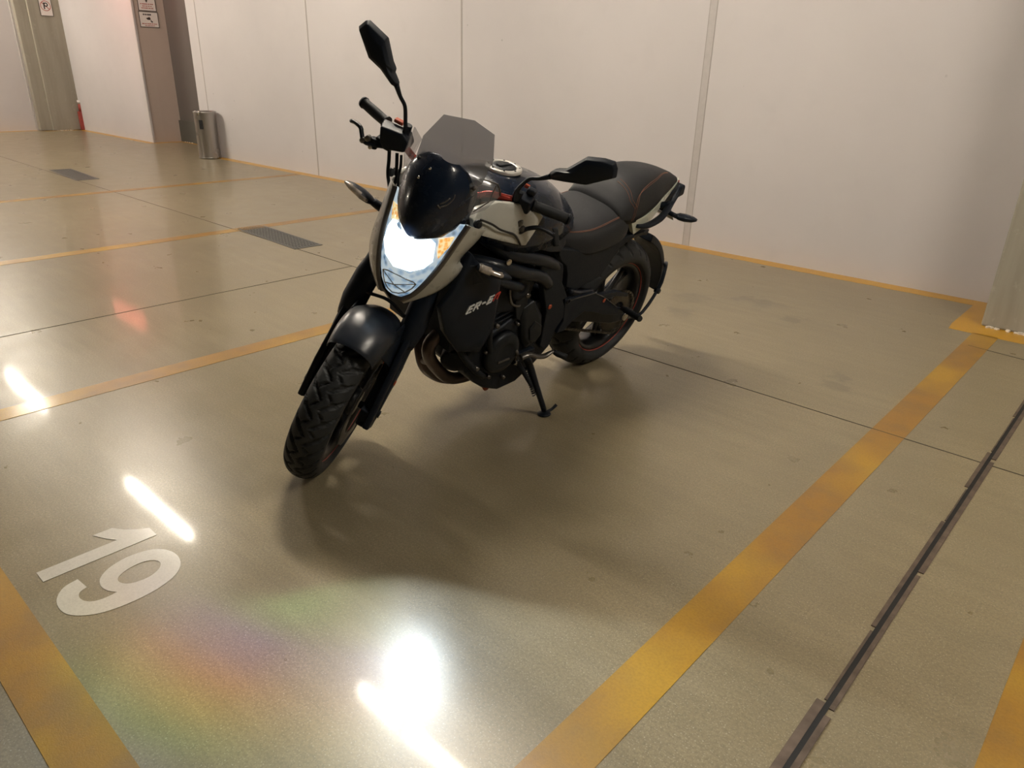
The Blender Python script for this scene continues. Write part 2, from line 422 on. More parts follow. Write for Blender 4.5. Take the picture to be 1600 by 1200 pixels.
# raw concrete columns
def column(name, x0, x1, y0, y1, label, extra=None):
    m = Mesh().box(((x0+x1)/2, (y0+y1)/2, CEIL/2), (x1-x0, y1-y0, CEIL))
    if extra: m.box(*extra)
    return struct(m.build(name, M['concrete'], smooth=False, bevel=.012), label)
column('wall_column_left', -16.3, -16.05, 4.83, 5.42, 'stained raw concrete column at the far left corner', ((-16.2, 4.74, CEIL/2), (.22, .22, CEIL)))
column('wall_column_right', -.672, .4, 4.695, 5.3, 'raw concrete column at the right edge')
slab('trim_3', (-16.235, 4.615, CEIL/2), (.04, .03, CEIL), M['seal'])
# panel seams in the long wall
k = 4
for x, wd, l in ((-8.02, .02, 'M'), (-5.47, .018, 'M'), (-2.885, .05, 'S'), (-.72, .02, 'M'), (-10.68, .014, 'M')):
    if x == -.72: continue
    slab('trim_%d' % k, (x, WY-.0005, CEIL/2), (wd, .004, CEIL), M['seam'] if l == 'M' else M['seal'],
         'vertical joint between wall panels'); k += 1
    if l == 'S':
        for dx in (-.028, .028):
            slab('trim_%d' % k, (x+dx, WY-.001, CEIL/2), (.006, .004, CEIL), M['seam']); k += 1

# --- paint on the floor: parts of the floor
def line(out, label, m='line'):
    o = polyslab('parking_line', [out], -.01, .0012, M[m], floor); o['label'] = label; return o
def jag(x0, x1, y0, y1, n=60, amp=.006):
    a = [(x0+(x1-x0)*i/n, y0+random.uniform(-amp, amp)) for i in range(n+1)]
    return a+[(x1, y1), (x0, y1)]
line([(-.664, .16), (-.549, .16), (-.549, 4.52), (-.672, 4.52)], 'worn yellow bay line right of the motorcycle')
line([(-3.19, .27), (-3.075, .27), (-3.075, 5.12), (-3.19, 5.12)], 'worn yellow bay line left of the motorcycle')
line([(-5.76, .27), (-5.645, .27), (-5.645, 5.12), (-5.76, 5.12)], 'worn yellow bay line crossing the drain grate')
line([(-8.33, .27), (-8.215, .27), (-8.215, 5.12), (-8.33, 5.12)], 'faded far yellow bay line')
line([(-14, .152), (-.549, .152), (-.549, .272), (-14, .272)], 'wide worn yellow line below the painted number')
line([(.005, -1.0), (.125, -1.0), (.125, 4.5), (.005, 4.5)], 'yellow line in the lower right corner')
line(jag(-10.9, -.80, 5.125, WY+.01, 120), 'yellow line along the foot of the long wall', 'border')
line([(-.80, 5.13), (-.80, 4.62), (-.79, 4.51), (-.62, 4.51), (-.3, 4.51), (1.2, 4.515), (1.2, 4.70), (-.66, 4.705), (-.66, 5.26), (-.80, 5.26)], 'yellow line stepping round the right column', 'border')
line(jag(-16.2, -12.95, 5.24, 5.36, 50), 'yellow line along the far wall', 'border')
line([(-13.0, 5.24), (-12.85, 5.24), (-12.80, 5.76), (-10.95, 5.76), (-10.95, 5.86), (-12.95, 5.86)], 'yellow line round the recess', 'border')
line([(-16.25, -2), (-16.16, -2), (-16.12, 4.6), (-15.95, 4.7), (-15.93, 5.3), (-16.05, 5.3), (-16.05, 4.62), (-16.25, 4.6)], 'yellow line along the far end wall', 'border')
# bay number
one = [(-1.99, .330), (-1.936, .330), (-1.936, .626), (-1.985, .626), (-2.004, .598), (-2.028, .572), (-2.062, .550), (-2.062, .497), (-2.025, .514), (-1.99, .536)]
no = [(-1.884, .396), (-1.874, .359), (-1.838, .331), (-1.792, .323), (-1.754, .332), (-1.724, .358), (-1.703, .395), (-1.693, .448), (-1.695, .514), (-1.714, .573), (-1.752, .611), (-1.802, .624), (-1.849, .612), (-1.879, .580), (-1.889, .526), (-1.876, .474), (-1.848, .440), (-1.814, .428), (-1.783, .432), (-1.758, .447),
      (-1.756, .419), (-1.763, .393), (-1.781, .377), (-1.805, .373), (-1.825, .381), (-1.833, .401)]
def smooth_loop(P, k=4, sharp=()):
    n = len(P); out = []
    for i in range(n):
        a, b, c, d = [Vector((*P[(i+j) % n], 0)) for j in (-1, 0, 1, 2)]
        if i in sharp: a = b
        if (i+1) % n in sharp: d = c
        for q in range(k):
            t = q/k; v = .5*((2*b)+(c-a)*t+(2*a-5*b+4*c-d)*t*t+(-a+3*b-3*c+d)*t**3); out.append((v.x, v.y))
    return out
hole = [(-1.816, .473), (-1.797, .467), (-1.776, .476), (-1.764, .497), (-1.761, .530), (-1.773, .559), (-1.793, .575), (-1.814, .575), (-1.832, .559), (-1.838, .531), (-1.832, .497)]
def ngon_with_hole(name, outer, inner, z0, z1, material, parent):
    cu = bpy.data.curves.new(name, 'CURVE'); cu.dimensions = '2D'; cu.fill_mode = 'BOTH'; cu.extrude = (z1-z0)/2
    for L in [outer]+([inner] if inner else []):
        s = cu.splines.new('POLY'); s.points.add(len(L)-1)
        for p, (x, y) in zip(s.points, L): p.co = (x, y, 0, 1)
        s.use_cyclic_u = True
    tmp = bpy.data.objects.new('tmp', cu); dg = bpy.context.evaluated_depsgraph_get()
    COL.objects.link(tmp); dg.update()
    me = bpy.data.meshes.new_from_object(tmp.evaluated_get(dg)); bpy.data.objects.remove(tmp)
    me.transform(Matrix.Translation((0, 0, (z0+z1)/2))); me.materials.clear()
    return link_mesh(name, me, material, parent, smooth=False)
num = ngon_with_hole('number_one', one, None, -.004, .0014, M['white_paint'], floor); num['label'] = 'white painted digit 1 of the bay number'
num = ngon_with_hole('number_nine', smooth_loop(no, 4, (0, 19, 25)), smooth_loop(hole), -.004, .0014, M['white_paint'], floor); num['label'] = 'white painted digit 9 of the bay number'

def joint(a, b, wd=.0045):
    a = Vector((*a, 0)); b = Vector((*b, 0)); d = (b-a).normalized(); n = Vector((-d.y, d.x, 0))*wd/2
    o = polyslab('control_joint', [[(a-n)[:2], (b-n)[:2], (b+n)[:2], (a+n)[:2]]], -.01, .0016, M['joint'], floor); return o
joint((-16, 2.955), (-1.7, 2.885)); joint((-1.7, 2.885), (4, 2.84)); joint((-4.108, -6), (-4.108, 2.9)); joint((-.64, 4.27), (.5, 4.12))
# white crumbs of plaster at the foot of the columns
def crumbs(name, pts, label):
    m = Mesh()
    for (x, y, sx, sy) in pts:
        for i in range(26):
            m.box((x+random.uniform(-sx, sx), y+random.uniform(-sy, sy), .004), (random.uniform(.008, .03), random.uniform(.006, .018), random.uniform(.006, .016)), Matrix.Rotation(random.uniform(0, 3), 3, 'Z'))
    o = m.build(name, M['crumb'], floor, smooth=False); o['kind'] = 'stuff'; o['label'] = label
crumbs('plaster_crumbs', [(-.45, 4.685, .22, .008), (-.1, 4.685, .2, .008), (.2, 4.685, .2, .008)], 'white plaster crumbs at the foot of the right column')
crumbs('plaster_crumbs', [(-15.99, 5.0, .05, .14), (-12.7, 5.83, .2, .02)], 'white plaster crumbs at the foot of the far column')

# --- long expansion joint with steel edges, right
ej = thing('expansion_joint', 'long dark expansion joint with rusty steel edges cut in the floor at right', 'expansion joint', loc=(-.27, 1.5, 0))
def strip(name, x0, x1, y0, y1, z, m):
    return polyslab(name, [[(x0+.27, y0-1.5), (x1+.27, y0-1.5), (x1+.27, y1-1.5), (x0+.27, y1-1.5)]], -.012, z, M[m], ej)
strip('joint_gap', -.277, -.2655, -3, 5.0, .0022, 'slot_dark')
for (a, b) in ((-3, 1.335), (1.36, 2.0), (2.02, 2.9), (2.93, 5)):
    strip('steel_edge', -.2655, -.253+random.uniform(-.002, .002), a, b, .0030, 'slot_steel')
for (a, b, wd) in ((-3, 1.37, .019), (1.38, 1.68, .006), (1.70, 2.35, .011), (2.36, 2.62, .004), (2.64, 2.98, .012), (3.0, 3.4, .004), (3.42, 5, .009)):
    strip('steel_edge', -.277-wd, -.277, a, b, .0028, 'slot_steel')

# --- drain grates
def grate(cx, cy, lx, ly, ang, label):
    t = thing('floor_drain', label, 'floor drain', Matrix.Translation((cx, cy, 0)) @ Matrix.Rotation(ang, 4, 'Z'), group='floor drain grates in the bays')
    Mesh().box((0, 0, -.005), (lx-.02, ly-.02, .012)).build('drain_channel', M['grate_hole'], t, smooth=False)
    f = Mesh()
    f.box((0, ly/2-.008, -.003), (lx, .016, .013)).box((0, -ly/2+.008, -.003), (lx, .016, .013)).box((lx/2-.008, 0, -.003), (.016, ly, .013)).box((-lx/2+.008, 0, -.003), (.016, ly, .013))
    f.build('grate_frame', M['grate'], t, smooth=False)
    g = Mesh()
    for i in range(8): g.box((0, -ly/2+.03+(ly-.06)*i/7, -.002), (lx-.03, .013, .011))
    nx = int(lx/.05)
    for i in range(nx): g.box((-lx/2+.03+(lx-.06)*i/(nx-1), 0, -.0025), (.012, ly-.03, .0095))
    g.build('grate_bars', M['grate'], t, smooth=False)
    return t
grate(-5.25, 3.02, .93, .235, -.05, 'metal floor drain grate beside the yellow bay line')
y = Mesh(); y.box((-.395, 0, .0035), (.12, .235, .0015))
gy = grate(-9.8, 3.06, 1.08, .24, -.06, 'dark far floor drain grate near the rear wall')
# the yellow line runs over the end of the near grate
d0 = [o for o in COL.objects if o.name == 'floor_drain'][0]
p = Mesh()
for i in range(8): p.box((-.445, -.235/2+.03+(.235-.06)*i/7, .0040), (.11, .013, .0012))
p.build('painted_bars', M['line'], d0, smooth=False)

# --- steel litter bin with ashtray slot
bn = thing('litter_bin', 'round brushed steel litter bin standing against the long wall', 'litter bin', loc=(-10.44, 5.07, 0))
Mesh().lathe([(.145, 0), (.150, .01), (.150, .02), (.145, .03), (.145, .60), (.150, .605), (.150, .625), (.14, .63), (.12, .622), (.115, .60)], (0, 0, 0), (0, 0, 1), 48).build('body', M['steel'], bn)
a0 = math.atan2(-5.03, 10.42)
op = Mesh(); R = .1475
L = []
for z in (.40, .52):
    L.append([(R*math.cos(a0-.62+.35*i/6), R*math.sin(a0-.62+.35*i/6), z) for i in range(7)])
V, F = rings(L, closed=False); op.add(V, F).build('opening', M['slot_dark'], bn, solid=.006)

# --- signs
def bars(m, rows, x0, z, w, h, ax, d):
    pass
def flat_sign(name, label, wd, ht, M4, draw):
    t = thing(name, label, 'sign', M4)
    Mesh().box((0, 0, 0), (wd, .004, ht)).build('sign_board', M['sign'], t, smooth=False)
    e = Mesh()
    for s in (-1, 1):
        e.box((s*wd/2, -.0005, 0), (.007, .006, ht+.007)).box((0, -.0005, s*ht/2), (wd+.007, .006, .007))
    e.build('sign_edge', M['ink_dark'], t, smooth=False)
    draw(t, wd, ht); return t
FX = lambda x, y, z: Matrix.Translation((x, y, z)) @ Matrix.Rotation(pi/2, 4, 'Z')   # local x -> +Y, front (-y) -> +X
def words(m, cx, z, wd, h, seed, gap=.25):
    r = random.Random(seed); x = cx-wd/2
    while x < cx+wd/2-.006:
        l = min(r.uniform(.010, .024), cx+wd/2-x); m.box((x+l/2, -.0028, z), (l*.92, .001, h)); x += l+r.choice((.003, .009))
def camera_sign(t, wd, ht):
    a = Mesh(); words(a, -.02, ht*.33, .13, .022, 1); a.build('heading', M['ink_dark'], t, smooth=False)
    a = Mesh(); words(a, 0, -ht*.28, wd*.8, .013, 2); words(a, 0, -ht*.40, wd*.5, .011, 3); a.build('lettering', M['ink_red'], t, smooth=False)
    c = Mesh(); c.add([(-.045, -.003, .018), (.012, -.003, .038), (.028, -.003, .018), (.022, -.003, -.004), (-.02, -.003, -.004)], [(0, 1, 2, 3, 4)])
    c.box((.03, -.003, -.018), (.014, .001, .03)).box((.045, -.003, -.03), (.02, .001, .02)); c.build('camera_symbol', M['ink_dark'], t, smooth=False)
def upper_sign(t, wd, ht):
    a = Mesh(); a.lathe([(.03, 0), (.03, .001)], (0, -.003, .04), (0, 1, 0), 20); a.box((0, -.003, .005), (.02, .001, .03)); a.build('symbol', M['ink_dark'], t, smooth=False)
    a = Mesh(); words(a, 0, -.035, wd*.75, .013, 5); words(a, 0, -.065, wd*.55, .011, 6); words(a, 0, -.093, wd*.68, .013, 7); a.build('lettering', M['ink_red'], t, smooth=False)
flat_sign('warning_sign', 'small white sign with red lettering on the rosy pillar, upper one', .27, .26, FX(-12.945, 5.585, 2.10), upper_sign)
flat_sign('surveillance_sign', 'small white sign with a black camera symbol on the rosy pillar, lower one', .29, .215, FX(-12.945, 5.585, 1.845), camera_sign)
def p_sign(t, wd, ht):
    z = .0
    a = Mesh(); a.lathe([(.083, 0), (.083, .001), (.073, .001), (.073, 0)], (0, -.003, z), (0, -1, 0), 40, closed=True)
    a.box((.0, -.0032, z), (.012, .001, .15), Matrix.Rotation(-.8, 3, 'Y')); a.build('prohibition_ring', M['ink_red'], t, smooth=False)
    a = Mesh(); a.box((-.022, -.0036, z), (.020, .001, .105)).lathe([(.034, 0), (.034, .0008), (.017, .0008), (.017, 0)], (.008, -.0036, z+.020), (0, -1, 0), 24, closed=True)
    a.build('letter', M['ink_dark'], t, smooth=False)
flat_sign('no_parking_sign', 'white no parking sign with a letter P in a ring on the far concrete column', .20, .32, FX(-16.04, 5.12, 2.10), p_sign)
mp = thing('marker_post', 'small red and white post at the foot of the far concrete column', 'post', loc=(-16.0, 5.35, 0))
Mesh().box((0, 0, .165), (.06, .12, .33)).build('base', M['red'], mp, bevel=.01)
Mesh().cyl((0, 0, .33), (0, 0, .46), .034).build('pole', M['red'], mp)
Mesh().cyl((0, 0, .46), (0, 0, .53), .036).build('pole_top', M['sign'], mp)
# red lit sign hanging over the far bays (seen as a mirror image in the floor)
rs = thing('hanging_sign', 'red lit sign hanging under the ceiling over the far bays', 'sign', loc=(-12.9, 4.45, 2.78))
Mesh().box((0, 0, .0), (1.1, .10, .30), Matrix.Rotation(.0, 3, 'Z')).build('lit_panel', M['red_lamp'], rs, bevel=.01)
for dx in (-.3, .3): Mesh().box((dx, 0, .265), (.02, .02, .23)).build('hanger', M['housing'], rs, smooth=False)
#BIKE
# ------------------------------------------------------------------ the motorcycle
BK = thing('motorcycle', 'black and white naked motorcycle leaning on its side stand with the headlight lit', 'motorcycle', BIKE_M)
def B(m, name, material, label=None, **k):
    o = m.build(name, M[material], k.pop('parent', BK), **k)
    if label: o['label'] = label
    return o

# --- wheels
def tread(u, s, pitch):
    """1 on rubber, 0 in a groove; u metres along, s -1..1 across"""
    side = 1 if s > 0 else -1; a = abs(s)
    v = u + (pitch/2 if side > 0 else 0)
    def slot(off, a0, a1, slope, curve, hw):
        if a < a0 or a > a1: return False
        c = off + slope*(a-a0) + curve*(a-a0)**2
        d = (v-c) % pitch; d = min(d, pitch-d)
        taper = min(1, (a-a0)/.06+.3, (a1-a)/.06+.3)
        return d < hw*taper
    if slot(0, .05, .62, .085, -.045, .0068): return 0
    if slot(.030, .30, .88, .02, .05, .0056): return 0
    if slot(.054, .10, .32, -.07, 0, .0050): return 0
    return 1
def tyre(name, c, R, W, parent, st, pitch, N):
    aS = [-1+2*i/36 for i in range(37)]
    d = .052 if W < .14 else .068
    prof = [(-W*.36, .218), (-W*.44, .232), (-W*.497, R-d-.012)] + [(W/2*math.sin(a*1.45), R-d+d*math.cos(a*1.45), a) for a in aS] + [(W*.497, R-d-.012), (W*.44, .232), (W*.36, .218)]
    V = []; n = len(prof)
    for i in range(N):
        th = 2*pi*i/N
        for p in prof:
            r = p[1]; y = p[0]
            if len(p) == 3 and abs(p[2]) < .9 and not tread(th*R, p[2], pitch):
                k = p[2]*1.45; r -= .0075*math.cos(k); y -= .0075*math.sin(k)
            V.append((c[0]+r*math.cos(th), c[1]+y, c[2]+r*math.sin(th)))
    F = [(i*n+j, ((i+1) % N)*n+j, ((i+1) % N)*n+j+1, i*n+j+1) for i in range(N) for j in range(n-1)]
    me = raw(V, F)
    o = link_mesh(name, me, M['tyre'], parent, st=st); o.modifiers.clear(); return o
def ringpts(c, r, y, n=48): return [(c[0]+r*math.cos(2*pi*i/n), c[1]+y, c[2]+r*math.sin(2*pi*i/n)) for i in range(n)]
def wheel(name, label, c, R, W, rw, st, pitch, N, front):
    # the wheel is a part; tyre, rim tape and discs are its sub-parts
    rim = Mesh()
    rim.lathe([(.224, -rw), (.206, -rw), (.196, -rw*.7), (.188, -rw*.3), (.186, 0), (.188, rw*.3), (.196, rw*.7), (.206, rw), (.224, rw), (.215, rw*.8), (.200, rw*.3), (.200, -rw*.3), (.215, -rw*.8)], c, (0, 1, 0), 96, closed=True)
    rim.lathe([(.018, -.055), (.045, -.055), (.052, -.03), (.052, .03), (.045, .055), (.018, .055)], c, (0, 1, 0), 32)
    for k in range(6):
        a = 2*pi*k/6+.25
        for off in (-.10, .10):
            d = Vector((math.cos(a), 0, math.sin(a))); e = Vector((math.cos(a+off*1.1), 0, math.sin(a+off*1.1)))
            rim.tube([Vector(c)+d*.04, Vector(c)+d*.11+(e-d)*.05, Vector(c)+e*.20], [.017, .013, .014], n=8, smooth=2)
    w_ = B(rim, name, 'rim', label, st=st)
    tyre('tyre', c, R, W, w_, st, pitch, N)
    for s in (-1, 1):
        t = Mesh(); L = ringpts(c, .2215, s*(rw+.0005), 96); L.append(L[0]); 
        t.tube(L, .0016 if front else .0023, n=6, smooth=1); B(t, 'rim_tape', 'rimtape' if not front else 'rimtape', 'thin red tape on the rim', parent=w_, st=st)
    return w_
WF = (1.405, 0, .299); WR = (0, 0, .313)
wf = wheel('front_wheel', 'front wheel with patterned black tyre', WF, .299, .120, .044, True, .0626, 720, True)
wr = wheel('rear_wheel', 'wide rear wheel with thin red rim tape', WR, .313, .168, .062, False, .084, 720, False)
def disc(c, y, r0, r1, parent, st, wavy=10):
    m = Mesh(); n = 160; L = []
    for (rr, dy) in ((r0, -.002), (r1, -.002), (r1, .002), (r0, .002)):
        L.append([(c[0]+(rr+(.004*math.sin(wavy*2*pi*i/n) if rr == r1 else 0))*math.cos(2*pi*i/n), c[1]+y+dy, c[2]+(rr+(.004*math.sin(wavy*2*pi*i/n) if rr == r1 else 0))*math.sin(2*pi*i/n)) for i in range(n)])
    L.append(L[0]); V, F = rings(L, cap=False); m.add(V, F)
    return B(m, 'brake_disc', 'disc', parent=parent, st=st)
for s in (-1, 1): disc(WF, s*.066, .105, .150, wf, True)
disc(WR, -.085, .07, .110, wr, False)
def sprocket():
    m = Mesh(); n = 46*4; L = []
    for rr, dy in ((.05, -.003), (.1, -.003), (.1, .003), (.05, .003)):
        L.append([((rr+(.006*max(0, math.sin(46*2*pi*i/n)) if rr > .09 else 0))*math.cos(2*pi*i/n), .098+dy, .313+(rr+(.006*max(0, math.sin(46*2*pi*i/n)) if rr > .09 else 0))*math.sin(2*pi*i/n)) for i in range(n)])
    L.append(L[0]); V, F = rings(L, cap=False); m.add(V, F); B(m, 'sprocket', 'chain', parent=wr)
sprocket()

# --- steering group: fork, fender, bars (all turned with the bars)
def fp(z, y): return (1.418-(z-.27)*.4557, y, z)         # a point on a fork leg's axis
for s in (1, -1):
    f = Mesh(); f.tube([fp(.245, s*.102), fp(.30, s*.102), fp(.62, s*.102)], [.026, .030, .029], n=20, smooth=2)
    f.box((WF[0]+.004, s*.102, .285), (.075, .05, .075))
    fk = B(f, 'fork_leg', 'satin', st=True, bevel=.006)
    g_ = Mesh(); g_.tube([fp(.52, s*.104), fp(.58, s*.103), fp(.66, s*.098), fp(.73, s*.094), fp(.92, s*.092)], [.030, .041, .040, .030, .027], n=20, smooth=3, flat=1.0)
    B(g_, 'fork_cover', 'satin', parent=fk, st=True)
    gd = Mesh()      # guard that carries the fender, outside of the leg
    gd.plate([(1.470, s*.128, .27), (1.425, s*.130, .245), (1.375, s*.128, .29), (1.318, s*.133, .42), (1.275, s*.132, .52), (1.275, s*.122, .57), (1.315, s*.120, .575), (1.365, s*.122, .50), (1.42, s*.126, .40)], 0, -s*.022)
    B(gd, 'fork_guard', 'satin', parent=fk, st=True, bevel=.006)
    c_ = Mesh(); c_.box((1.318, s*.098, .395), (.058, .052, .125), Matrix.Rotation(-.5, 3, 'Y')).box((1.300, s*.118, .385), (.04, .018, .09), Matrix.Rotation(-.5, 3, 'Y'))
    c_.cyl((1.296, s*.10, .43), (1.275, s*.10, .44), .009, 12).cyl((1.325, s*.10, .335), (1.300, s*.10, .33), .009, 12)
    B(c_, 'brake_caliper', 'engine', st=True, bevel=.006)
    bl = Mesh().cyl((1.352, s*.128, .405), (1.352, s*.135, .405), .009, 16); B(bl, 'reflector_bolt', 'orange', 'small orange bolt on the fork leg', st=True)
    a = Mesh().cyl((1.405, s*.06, .299), (1.405, s*.136, .299), .013, 16); B(a, 'axle_nut', 'engine_lt', st=True)
def fender():
    L = []; n = 15
    for k in range(25):
        t = k/24; th = math.radians(67+k*60/24)
        R = .334+.012*math.sin(pi*min(1, t*1.5))-.040*max(0, t-.5)
        hw = .060+.025*math.sin(pi*(.12+.76*t))**.6
        row = []
        for j in range(n):
            a = -pi/2*1.06+pi*1.06*j/(n-1); y = hw*math.sin(a); drop = (1-math.cos(a)**.9) if math.cos(a) > 0 else 1+.3*abs(math.cos(a))
            r = R-.060*(drop if isinstance(drop, float) else drop.real)
            row.append((WF[0]+r*math.cos(th), y, WF[2]+r*math.sin(th)))
        L.append(row)
    V, F = rings(L, closed=False); m = Mesh().add(V, F)
    o = B(m, 'front_fender', 'fender', 'satin black rounded front fender', st=True, solid=.004); return o
fd = fender()
for s in (1, -1):
    m = Mesh().plate([(1.44, s*.078, .545), (1.37, s*.100, .47), (1.29, s*.104, .52), (1.30, s*.084, .60), (1.37, s*.080, .615)], 0, -s*.006)
    B(m, 'fender_stay', 'satin', parent=fd, st=True, bevel=.002)
# triple clamps, stem
m = Mesh(); m.add(*rings([[(1.10, -.135, .935), (1.16, -.1, .90), (1.16, .1, .90), (1.10, .135, .935), (1.03, .09, .955), (1.03, -.09, .955)], [(1.09, -.135, .965), (1.15, -.1, .93), (1.15, .1, .93), (1.09, .135, .965), (1.02, .09, .985), (1.02, -.09, .985)]]))
B(m, 'top_clamp', 'engine', st=True, bevel=.005)
m = Mesh(); m.box((1.165, 0, .775), (.08, .20, .045), Matrix.Rotation(.42, 3, 'Y')); B(m, 'lower_clamp', 'engine', st=True, bevel=.008)
B(Mesh().cyl((1.17, 0, .745), (1.07, 0, .97), .03), 'steering_stem', 'engine', st=True)

OFFSET[0] = HEAD_T
# headlight unit: rows (z, half width, x centre, x edge)
def bowl(rows, n=17, dx=0, pw=2.0):
    L = []
    for z, hw, xc, xe in rows:
        L.append([(xe+(xc-xe)*(1-abs(s)**pw)+dx, hw*s, z) for s in [-1+2*j/(n-1) for j in range(n)]])
    return L
lens_rows = [(.930, .114, 1.225, 1.165), (.900, .110, 1.250, 1.178), (.865, .105, 1.268, 1.190), (.83, .099, 1.276, 1.200), (.79, .091, 1.280, 1.210), (.75, .080, 1.278, 1.220), (.71, .066, 1.270, 1.227), (.675, .050, 1.258, 1.230), (.648, .026, 1.245, 1.235)]
V, F = rings(bowl(lens_rows, dx=-.006), closed=False)
hlm = Mesh().add(V, F); hd = B(hlm, 'headlight', 'reflector', 'lit headlight with bright white reflector', st=True, solid=.004)
# housing behind
L = bowl([(z, hw*.92, xc-.03-.07*max(0, min(1, (z-.70)/.1)), xe-.02) for z, hw, xc, xe in lens_rows]); V, F = rings(L, closed=False)
B(Mesh().add(V, F), 'headlight_shell', 'satin', parent=hd, st=True, solid=.006)
V, F = rings(bowl([(z, hw*1.01, xc+.008, xe+.004) for z, hw, xc, xe in lens_rows]), closed=False)
B(Mesh().add(V, F), 'lens', 'clear', 'clear headlight lens', parent=hd, st=True)
# the glowing main reflector and the bulb of the low beam
def on_lens(y, z, dx):
    for i in range(len(lens_rows)-1):
        a, b = lens_rows[i], lens_rows[i+1]
        if b[0] <= z <= a[0]:
            t = (a[0]-z)/(a[0]-b[0]); hw, xc, xe = [a[k]+(b[k]-a[k])*t for k in (1, 2, 3)]
            return (xe+(xc-xe)*(1-min(1, abs(y/hw))**2)+dx, y, z)
    return (1.24+dx, y, z)
def patch(pts, dx, n=1):
    c = (sum(p[0] for p in pts)/len(pts), sum(p[1] for p in pts)/len(pts))
    V = []; k = len(pts)
    for f in (1, .66, .33): V += [on_lens(c[0]+(p[0]-c[0])*f, c[1]+(p[1]-c[1])*f, dx) for p in pts]
    V.append(on_lens(c[0], c[1], dx)); F = []
    for r in (0, 1): F += [(r*k+i, r*k+(i+1) % k, (r+1)*k+(i+1) % k, (r+1)*k+i) for i in range(k)]
    F += [(2*k+i, 2*k+(i+1) % k, 3*k) for i in range(k)]
    return Mesh().add(V, F)
main = [(-.086, .790), (-.089, .835), (-.080, .868), (-.03, .886), (.03, .888), (.062, .872), (.068, .842), (.074, .812), (.060, .786), (.030, .768), (-.02, .760), (-.06, .766)]
B(patch(main, .0015), 'main_reflector', 'bulb', 'blindingly bright low beam reflector', parent=hd, st=True)
for s, pts in ((1, [(.066, .886), (.098, .896), (.096, .862), (.083, .822), (.076, .842)]), (-1, [(-.086, .862), (-.106, .898), (-.074, .905), (-.05, .894), (-.07, .874)])):
    B(patch([(p[0], p[1]) for p in pts], .002), 'amber_reflector', 'lens_amber', 'glowing amber corner of the headlight', parent=hd, st=True)
ps = [on_lens(.045*math.cos(t*.7), .70+.03*math.sin(t*.7), .001) for t in range(9)]
lo = [(-.05, .715), (-.03, .735), (.03, .738), (.055, .722), (.035, .68), (0, .664), (-.032, .68)]
P_ = [on_lens(y, z, .003) for y, z in lo]; m = Mesh(); m.tube(P_+[P_[0]], .0022, n=6, smooth=2)
m.tube([P_[0], on_lens(0, .70, .003), P_[4]], .0018, n=6, smooth=1); m.tube([P_[3], on_lens(0, .70, .003), P_[6]], .0018, n=6, smooth=1)
B(m, 'high_beam_reflector', 'chrome', parent=hd, st=True)
# white cheeks on both sides
def strip3(A, Bp, k=6, dome=.006, sgn=1):
    n = len(A); L = []
    for a, b in zip(A, Bp):
        a = Vector(a); b = Vector(b); d = b-a; L.append([tuple(a+d*(t/k)+Vector((dome*4*(t/k)*(1-t/k)*1.0, sgn*dome*3*(t/k)*(1-t/k), 0))) for t in range(k+1)])
    return L
def resamp(P, n):
    P = [Vector(p) for p in P]; out = []
    for i in range(n):
        u = i/(n-1)*(len(P)-1); a = min(int(u), len(P)-2); t = u-a
        p0, p1, p2, p3 = P[max(a-1, 0)], P[a], P[a+1], P[min(a+2, len(P)-1)]
        out.append(.5*((2*p1)+(p2-p0)*t+(2*p0-5*p1+4*p2-p3)*t*t+(-p0+3*p1-3*p2+p3)*t**3))
    return out
inner = [(1.172, .116, .937), (1.200, .105, .865), (1.215, .095, .805), (1.228, .079, .740), (1.238, .058, .685), (1.246, .030, .646)]
outerL = [(1.10, .160, .918), (1.105, .150, .868), (1.12, .128, .795), (1.115, .145, .768), (1.135, .135, .725), (1.165, .108, .680), (1.225, .040, .636)]
outerR = [(1.10, .148, .925), (1.10, .152, .868), (1.105, .152, .800), (1.115, .152, .745), (1.125, .145, .700), (1.15, .115, .655), (1.225, .040, .636)]
for s, o_ in ((1, outerL), (-1, outerR)):
    A = [Vector((x, s*y, z)) for x, y, z in resamp(inner, 22)]; Bq = [Vector((x, s*y, z)) for x, y, z in resamp(o_, 22)]
    V, F = rings(strip3(A, Bq, 6, .010, s), closed=False)
    ck = B(Mesh().add(V, F), 'headlight_cheek', 'white', 'pearl white cheek beside the headlight', st=True, solid=.004)
    tr = Mesh().tube([a+(b-a)*.08+Vector((.005, 0, 0)) for a, b in zip(A, Bq)], .0022, n=6, smooth=1)
    B(tr, 'cheek_trim', 'black_trim', parent=ck, st=True)
    # silver inner bezel
    V, F = rings([[a+Vector((.004, -s*.006, 0)), a+Vector((.008, s*.004, 0)), a+Vector((.002, s*.010, 0))] for a in A], closed=False)
    B(Mesh().add(V, F), 'bezel', 'alu', parent=ck, st=True, solid=.002)
